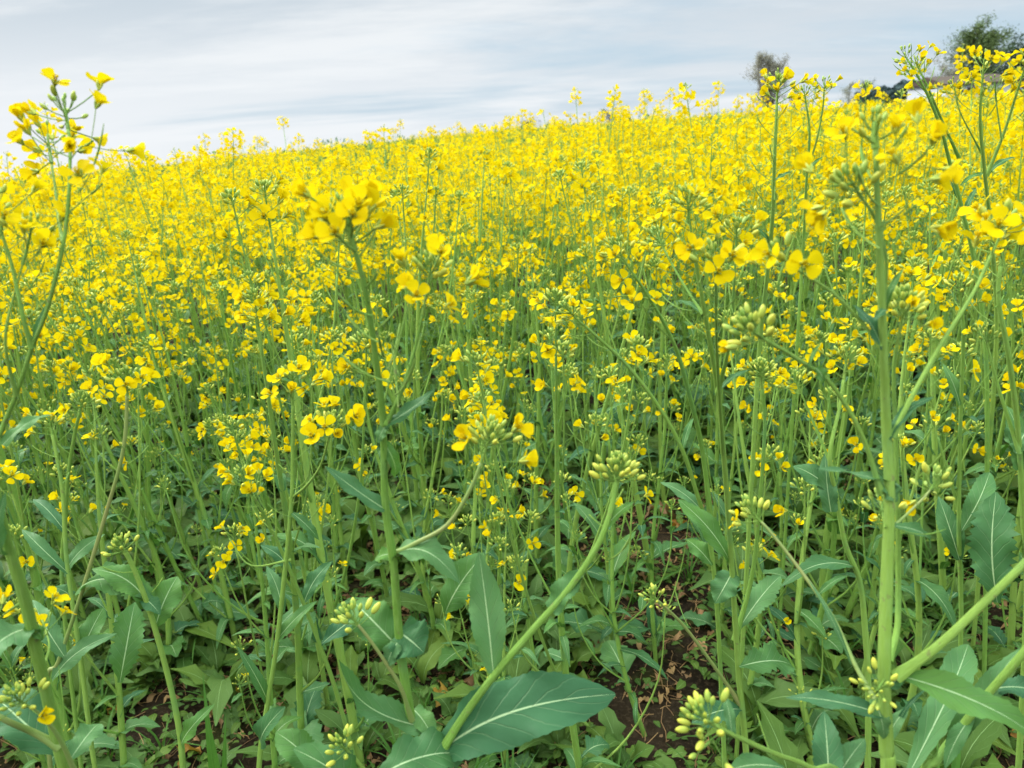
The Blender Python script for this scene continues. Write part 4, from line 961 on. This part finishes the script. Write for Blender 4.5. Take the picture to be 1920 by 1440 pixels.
# the bigger fallen leaves one can point at
def fallen(label, px, py, ln, rot, m, up=.2, dz=.012):
    ln *= .72; x, y = ground_at(px, py); r = random.Random(int(px * 7 + py)); mb = MB(); d = np.array([cos(rot), sin(rot), 0])
    leaf(mb, -d * ln / 2, d * ln / 2 + np.array([0, 0, ln * up]), ln * .62, [r.gauss(0, .25), r.gauss(0, .25), 1], r, r.choice(['broad', 'lyrate']), .22, 14, 6, .45, 1.1, .2, m, curl=.7)
    o = obj('fallen_leaf', mb.mesh('fallen_leaf')); o.location = (x, y, float(gz(x, y)) + dz)
    tag(o, label, 'leaf', 'fallen leaves on the soil')
for a in [('curled tan dead leaf lying highest in the dark soil gap right of the middle', 1235, 975, .13, .4, 'withered_leaf'),
          ('yellow dying leaf beside the curled tan dead leaf in the soil gap', 1275, 1000, .08, 1.2, 'yellowed_leaf'),
          ('orange withered leaf on the soil left of the upright ring-flowered plant', 415, 1290, .09, .6, 'yellowed_leaf'),
          ('brown withered leaf on the soil under the orange one', 410, 1340, .08, 2.0, 'withered_leaf'),
          ('orange-brown leaf at the bottom edge near the left grass blades', 350, 1410, .09, 1.4, 'yellowed_leaf'),
          ('small yellow leaf lying by the foot of the reddish stem', 215, 1330, .07, 2.6, 'yellowed_leaf'),
          ('yellow leaf on the ground by the left border', 60, 1085, .08, .4, 'yellowed_leaf'),
          ('orange leaf under the tall middle plant between two stems', 835, 1315, .075, .9, 'yellowed_leaf'),
          ('brown-orange leaf behind the tall upright leaf of the middle plant', 875, 1290, .07, 2.2, 'withered_leaf'),
          ('yellow-orange withered leaf right of the thick-stemmed plant at the bottom', 1760, 1340, .08, .3, 'yellowed_leaf'),
          ('orange leaf on the soil left of the thick-stemmed plant', 1560, 1222, .075, 1.0, 'yellowed_leaf'),
          ('pale brown leaf in the shade behind the thick-stemmed plant', 1600, 880, .09, 2.1, 'withered_leaf'),
          ('brown dead leaf at the right behind the kinked pale stem', 1720, 960, .09, .7, 'withered_leaf'),
          ('small orange leaf at the bottom right corner under the slanting stem', 1890, 1400, .08, 1.9, 'yellowed_leaf'),
          ('tan curled leaf on the soil at the lower middle right', 1110, 1230, .06, 1.9, 'withered_leaf'),
          ('brown leaf low at the left between the thick pale stem and the reddish stem', 330, 1190, .07, .2, 'withered_leaf')]: fallen(*a)

def grass_clump(label, px, py, d, blades):
    base = P(px, py, d); g = float(gz(base[0], base[1])); o = bpy.data.objects.new('grass_clump', None); o.empty_display_size = .05
    o.location = (base[0], base[1], g - .004); COL.objects.link(o); r = random.Random(px)
    for (qx, qy, qd, w) in blades:
        t = P(qx, qy, qd) - np.array(o.location); b = np.array([r.uniform(-.01, .01), r.uniform(-.01, .01), 0]); mb = MB()
        leaf(mb, b, t, w, nrm(CAM - P(qx, qy, qd)) + np.array([0, 0, .4]), r, 'grass', .08, 14, 4, .35, .05, 0, 'grass_blade', curl=.1)
        obj('blade', mb.mesh('blade'), o)
    tag(o, label, 'grass', 'single grass clumps at the bottom')
grass_clump('clump of broad grass blades at the bottom edge left of the middle', 412, 1445, 1.15, [(385, 1290, 1.1, .016), (425, 1370, 1.08, .014), (395, 1360, 1.05, .012)])
grass_clump('broad grass blades rising at the bottom edge right of the thick-stemmed plant', 1800, 1450, .95, [(1805, 1345, .9, .018), (1760, 1400, .92, .012)])
grass_clump('thin arching grass blades in the dark soil gap right of the middle', 1190, 1080, 1.75, [(1080, 1030, 1.7, .008), (1290, 1060, 1.7, .007), (1150, 1010, 1.7, .007)])

# ------------------------------------------------------------------ trees, far wood and building
def make_tree(name, label, px, D, top, wid, leafmat, bark, seed, nleaf, lsz, tops=1, gap=.0, base_h=.15, cone=False, cat='tree', group=None, twigs=14):
    r = random.Random(seed); c = P(px, 160, D); x, y = float(c[0]), float(c[1]); z0 = float(gz(x, y)); h = float(P(px, top, D)[2]) - z0
    o = bpy.data.objects.new(name, None); o.location = (x, y, z0); COL.objects.link(o); tag(o, label, cat, group)
    tk = MB(); cr = MB(); ends = []
    for k in range(tops):
        ox = (k - (tops - 1) / 2) * wid * .34; hh = h * (1 - .06 * k)
        ax = smooth([[ox * .1, 0, -.2], [ox * .35, r.uniform(-.1, .1), hh * .3], [ox * .8, r.uniform(-.2, .2), hh * .65], [ox, 0, hh * .96]], 5)
        tube(tk, ax, [h * .022, h * .014, h * .004], 7, bark, r.random())
        for i in range(twigs):
            t = base_h + (1 - base_h) * (i + r.random()) / twigs * .95; p = ax[min(int(t * (len(ax) - 1)), len(ax) - 1)]; a = r.uniform(0, 6.28)
            f = (1 - t) if cone else math.sin(pi * min(1, max(.0, (t - base_h * .6) / (1.06 - base_h * .6)))) ** .75
            L = wid * (.5 if tops == 1 else .36) * max(.12, f) * r.uniform(.7, 1.15); e = np.array([cos(a) * L, sin(a) * L, L * (r.uniform(-.25, .05) if cone else r.uniform(.4, 1.1))])
            br = smooth([p, p + e * .5 + np.array([0, 0, -.05 * L]), p + e], 3); tube(tk, br, [h * .006, h * .0015], 4, bark, r.random())
            for q in range(5):
                s = br[r.randrange(1, len(br))]; e2 = np.array([r.gauss(0, .35), r.gauss(0, .35), r.uniform(.0, .5)]) * L * .6
                tube(tk, [s, s + e2 * .6, s + e2], [h * .002, h * .0008], 3, bark, r.random(), cap=False); ends.append((s + e2, L)); ends.append((s + e2 * .5, L))
            ends.append((p + e, L))
    obj('trunk', tk.mesh('trunk'), o)
    if nleaf:
        V = []; 
        for i in range(nleaf):
            e, L = ends[r.randrange(len(ends))]; sp = L * .20 + .05
            p = e + np.array([r.gauss(0, sp), r.gauss(0, sp), r.gauss(0, sp)]); n = nrm([r.gauss(0, 1), r.gauss(0, 1), r.gauss(0, 1) + .5]); s_, b_ = perp(n); w = lsz * r.uniform(.6, 1.3)
            V.append(np.array([p, p + s_ * w * .5 + b_ * w * .34, p + s_ * w, p + s_ * w * .5 - b_ * w * .34]))
        n = len(V); cr.add(np.concatenate(V), np.tile([[0, .5], [.5, 0], [1, .5], [.5, 1]], (n, 1)), np.arange(4 * n).reshape(-1, 4), leafmat, np.repeat([r.random() for _ in range(n)], 4))
        obj('crown', cr.mesh('crown'), o)
    return o
G = 'trees beyond the field'
make_tree('leafy_tree', 'big two-topped leafy green tree rising beyond the field at the upper right', 1831, 95, 46, 7.2, 'tree_leaf', 'tree_bark', 1, 26000, .20, tops=2, group=G, base_h=.10, twigs=30)
make_tree('bare_tree', 'thin bare grey tree fading against the sky behind the pointed bud crown', 1440, 100, 92, 4.4, 'spring_leaf', 'twig_bark', 2, 9000, .17, group=G, base_h=.34, twigs=26, tops=3)
make_tree('bare_shrub', 'low bare brownish bush left of the big leafy tree', 1775, 88, 118, 4.2, 'spring_leaf', 'twig_bark', 3, 4000, .15, group=G, base_h=.05, twigs=18, tops=2)
make_tree('dark_tree', 'very dark broad tree at the right border beside the big leafy tree', 1908, 80, 86, 5.2, 'dark_leaf', 'tree_bark', 4, 10000, .22, group=G, base_h=.05, twigs=20)
make_tree('far_tree', 'small dark green tree on the horizon left of the blue-grey ridge', 1624, 150, 152, 4.2, 'dark_leaf', 'tree_bark', 5, 5000, .16, group=G, base_h=.05)
make_tree('far_tree', 'small olive brown tree at the left end of the horizon tree row', 1594, 150, 155, 3.4, 'spring_leaf', 'tree_bark', 6, 3000, .16, group=G, base_h=.05)
make_tree('far_tree', 'dark bush on the horizon peeking over the crop right of the pointed bud crown', 1492, 150, 176, 4.4, 'dark_leaf', 'tree_bark', 7, 3000, .16, group=G, base_h=.03)
make_tree('far_tree', 'dark bush just showing above the crop at the centre of the horizon', 1142, 130, 210, 3.2, 'dark_leaf', 'tree_bark', 8, 2400, .15, group=G, base_h=.03)
make_tree('far_tree', 'low dark bush showing above the crop left of the one at the centre', 985, 130, 231, 4.0, 'dark_leaf', 'tree_bark', 9, 2400, .15, group=G, base_h=.03)

# the wooded ridge: a far wood that reads as one mass
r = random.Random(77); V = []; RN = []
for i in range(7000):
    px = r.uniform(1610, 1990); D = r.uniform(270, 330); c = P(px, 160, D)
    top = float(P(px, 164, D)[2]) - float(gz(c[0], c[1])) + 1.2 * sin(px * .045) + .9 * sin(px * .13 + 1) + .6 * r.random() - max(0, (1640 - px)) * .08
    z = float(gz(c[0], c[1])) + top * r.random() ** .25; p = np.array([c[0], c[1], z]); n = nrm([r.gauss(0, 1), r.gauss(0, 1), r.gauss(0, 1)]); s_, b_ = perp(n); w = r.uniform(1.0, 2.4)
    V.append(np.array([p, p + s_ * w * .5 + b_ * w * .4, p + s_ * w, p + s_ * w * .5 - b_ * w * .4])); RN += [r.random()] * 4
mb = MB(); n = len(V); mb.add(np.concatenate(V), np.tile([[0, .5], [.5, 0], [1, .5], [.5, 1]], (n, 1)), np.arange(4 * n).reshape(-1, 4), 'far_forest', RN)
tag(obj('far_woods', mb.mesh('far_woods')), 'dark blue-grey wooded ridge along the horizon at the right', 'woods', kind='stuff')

# the pale building behind the crop at the right
def box(mb, x0, x1, y0, y1, z0, z1, m):
    v = [(x, y, z) for z in (z0, z1) for y in (y0, y1) for x in (x0, x1)]
    q = [(0, 2, 3, 1), (4, 5, 7, 6), (0, 1, 5, 4), (2, 6, 7, 3), (0, 4, 6, 2), (1, 3, 7, 5)]
    for f in q: mb.add([v[i] for i in f], [(0, 0), (1, 0), (1, 1), (0, 1)], [(0, 1, 2, 3)], m)
c = P(1820, 175, 70); bx, by = float(c[0]), float(c[1]); bz = float(gz(bx, by)); e = float(P(1820, 156, 70)[2]) - bz; rz = float(P(1820, 139, 70)[2]) - bz
ho = bpy.data.objects.new('white_house', None); ho.location = (bx, by, bz); ho.rotation_euler = (0, 0, R(12)); COL.objects.link(ho)
tag(ho, 'low white building with brown roof half hidden by the crop under the big tree', 'building')
mb = MB(); box(mb, -2.6, 4.5, 0, 5, -.3, e, 'white_wall'); obj('wall', mb.mesh('wall'), ho)
mb = MB(); rv = np.array([(-2.9, -.3, e + .01), (4.8, -.3, e + .01), (4.8, 2.5, rz), (-2.9, 2.5, rz), (4.8, 5.3, e + .01), (-2.9, 5.3, e + .01), (-2.9, -.3, e - .09), (4.8, -.3, e - .09)])
for f in ((0, 1, 2, 3), (3, 2, 4, 5), (6, 7, 1, 0)): mb.add(rv[list(f)], [(0, 0), (1, 0), (1, 1), (0, 1)], [(0, 1, 2, 3)], 'brown_roof')
for f in ((0, 3, 5), (1, 4, 2)): mb.add(rv[list(f)], [(0, 0), (1, 0), (1, 1)], [(0, 1, 2, 0)], 'brown_roof')
obj('roof', mb.mesh('roof'), ho)
for x0 in (-1.6, .8, 2.6):
    mb = MB(); box(mb, x0, x0 + .9, -.04, .02, e - 1.2, e - .45, 'white_wall'); f = obj('window', mb.mesh('window'), ho)
    mb = MB(); box(mb, x0 + .08, x0 + .82, -.05, -.045, e - 1.12, e - .53, 'dark_glass'); obj('pane', mb.mesh('pane'), f)
mb = MB(); box(mb, -.4, .4, -.05, .02, -.2, e - .35, 'brown_roof'); obj('door', mb.mesh('door'), ho)
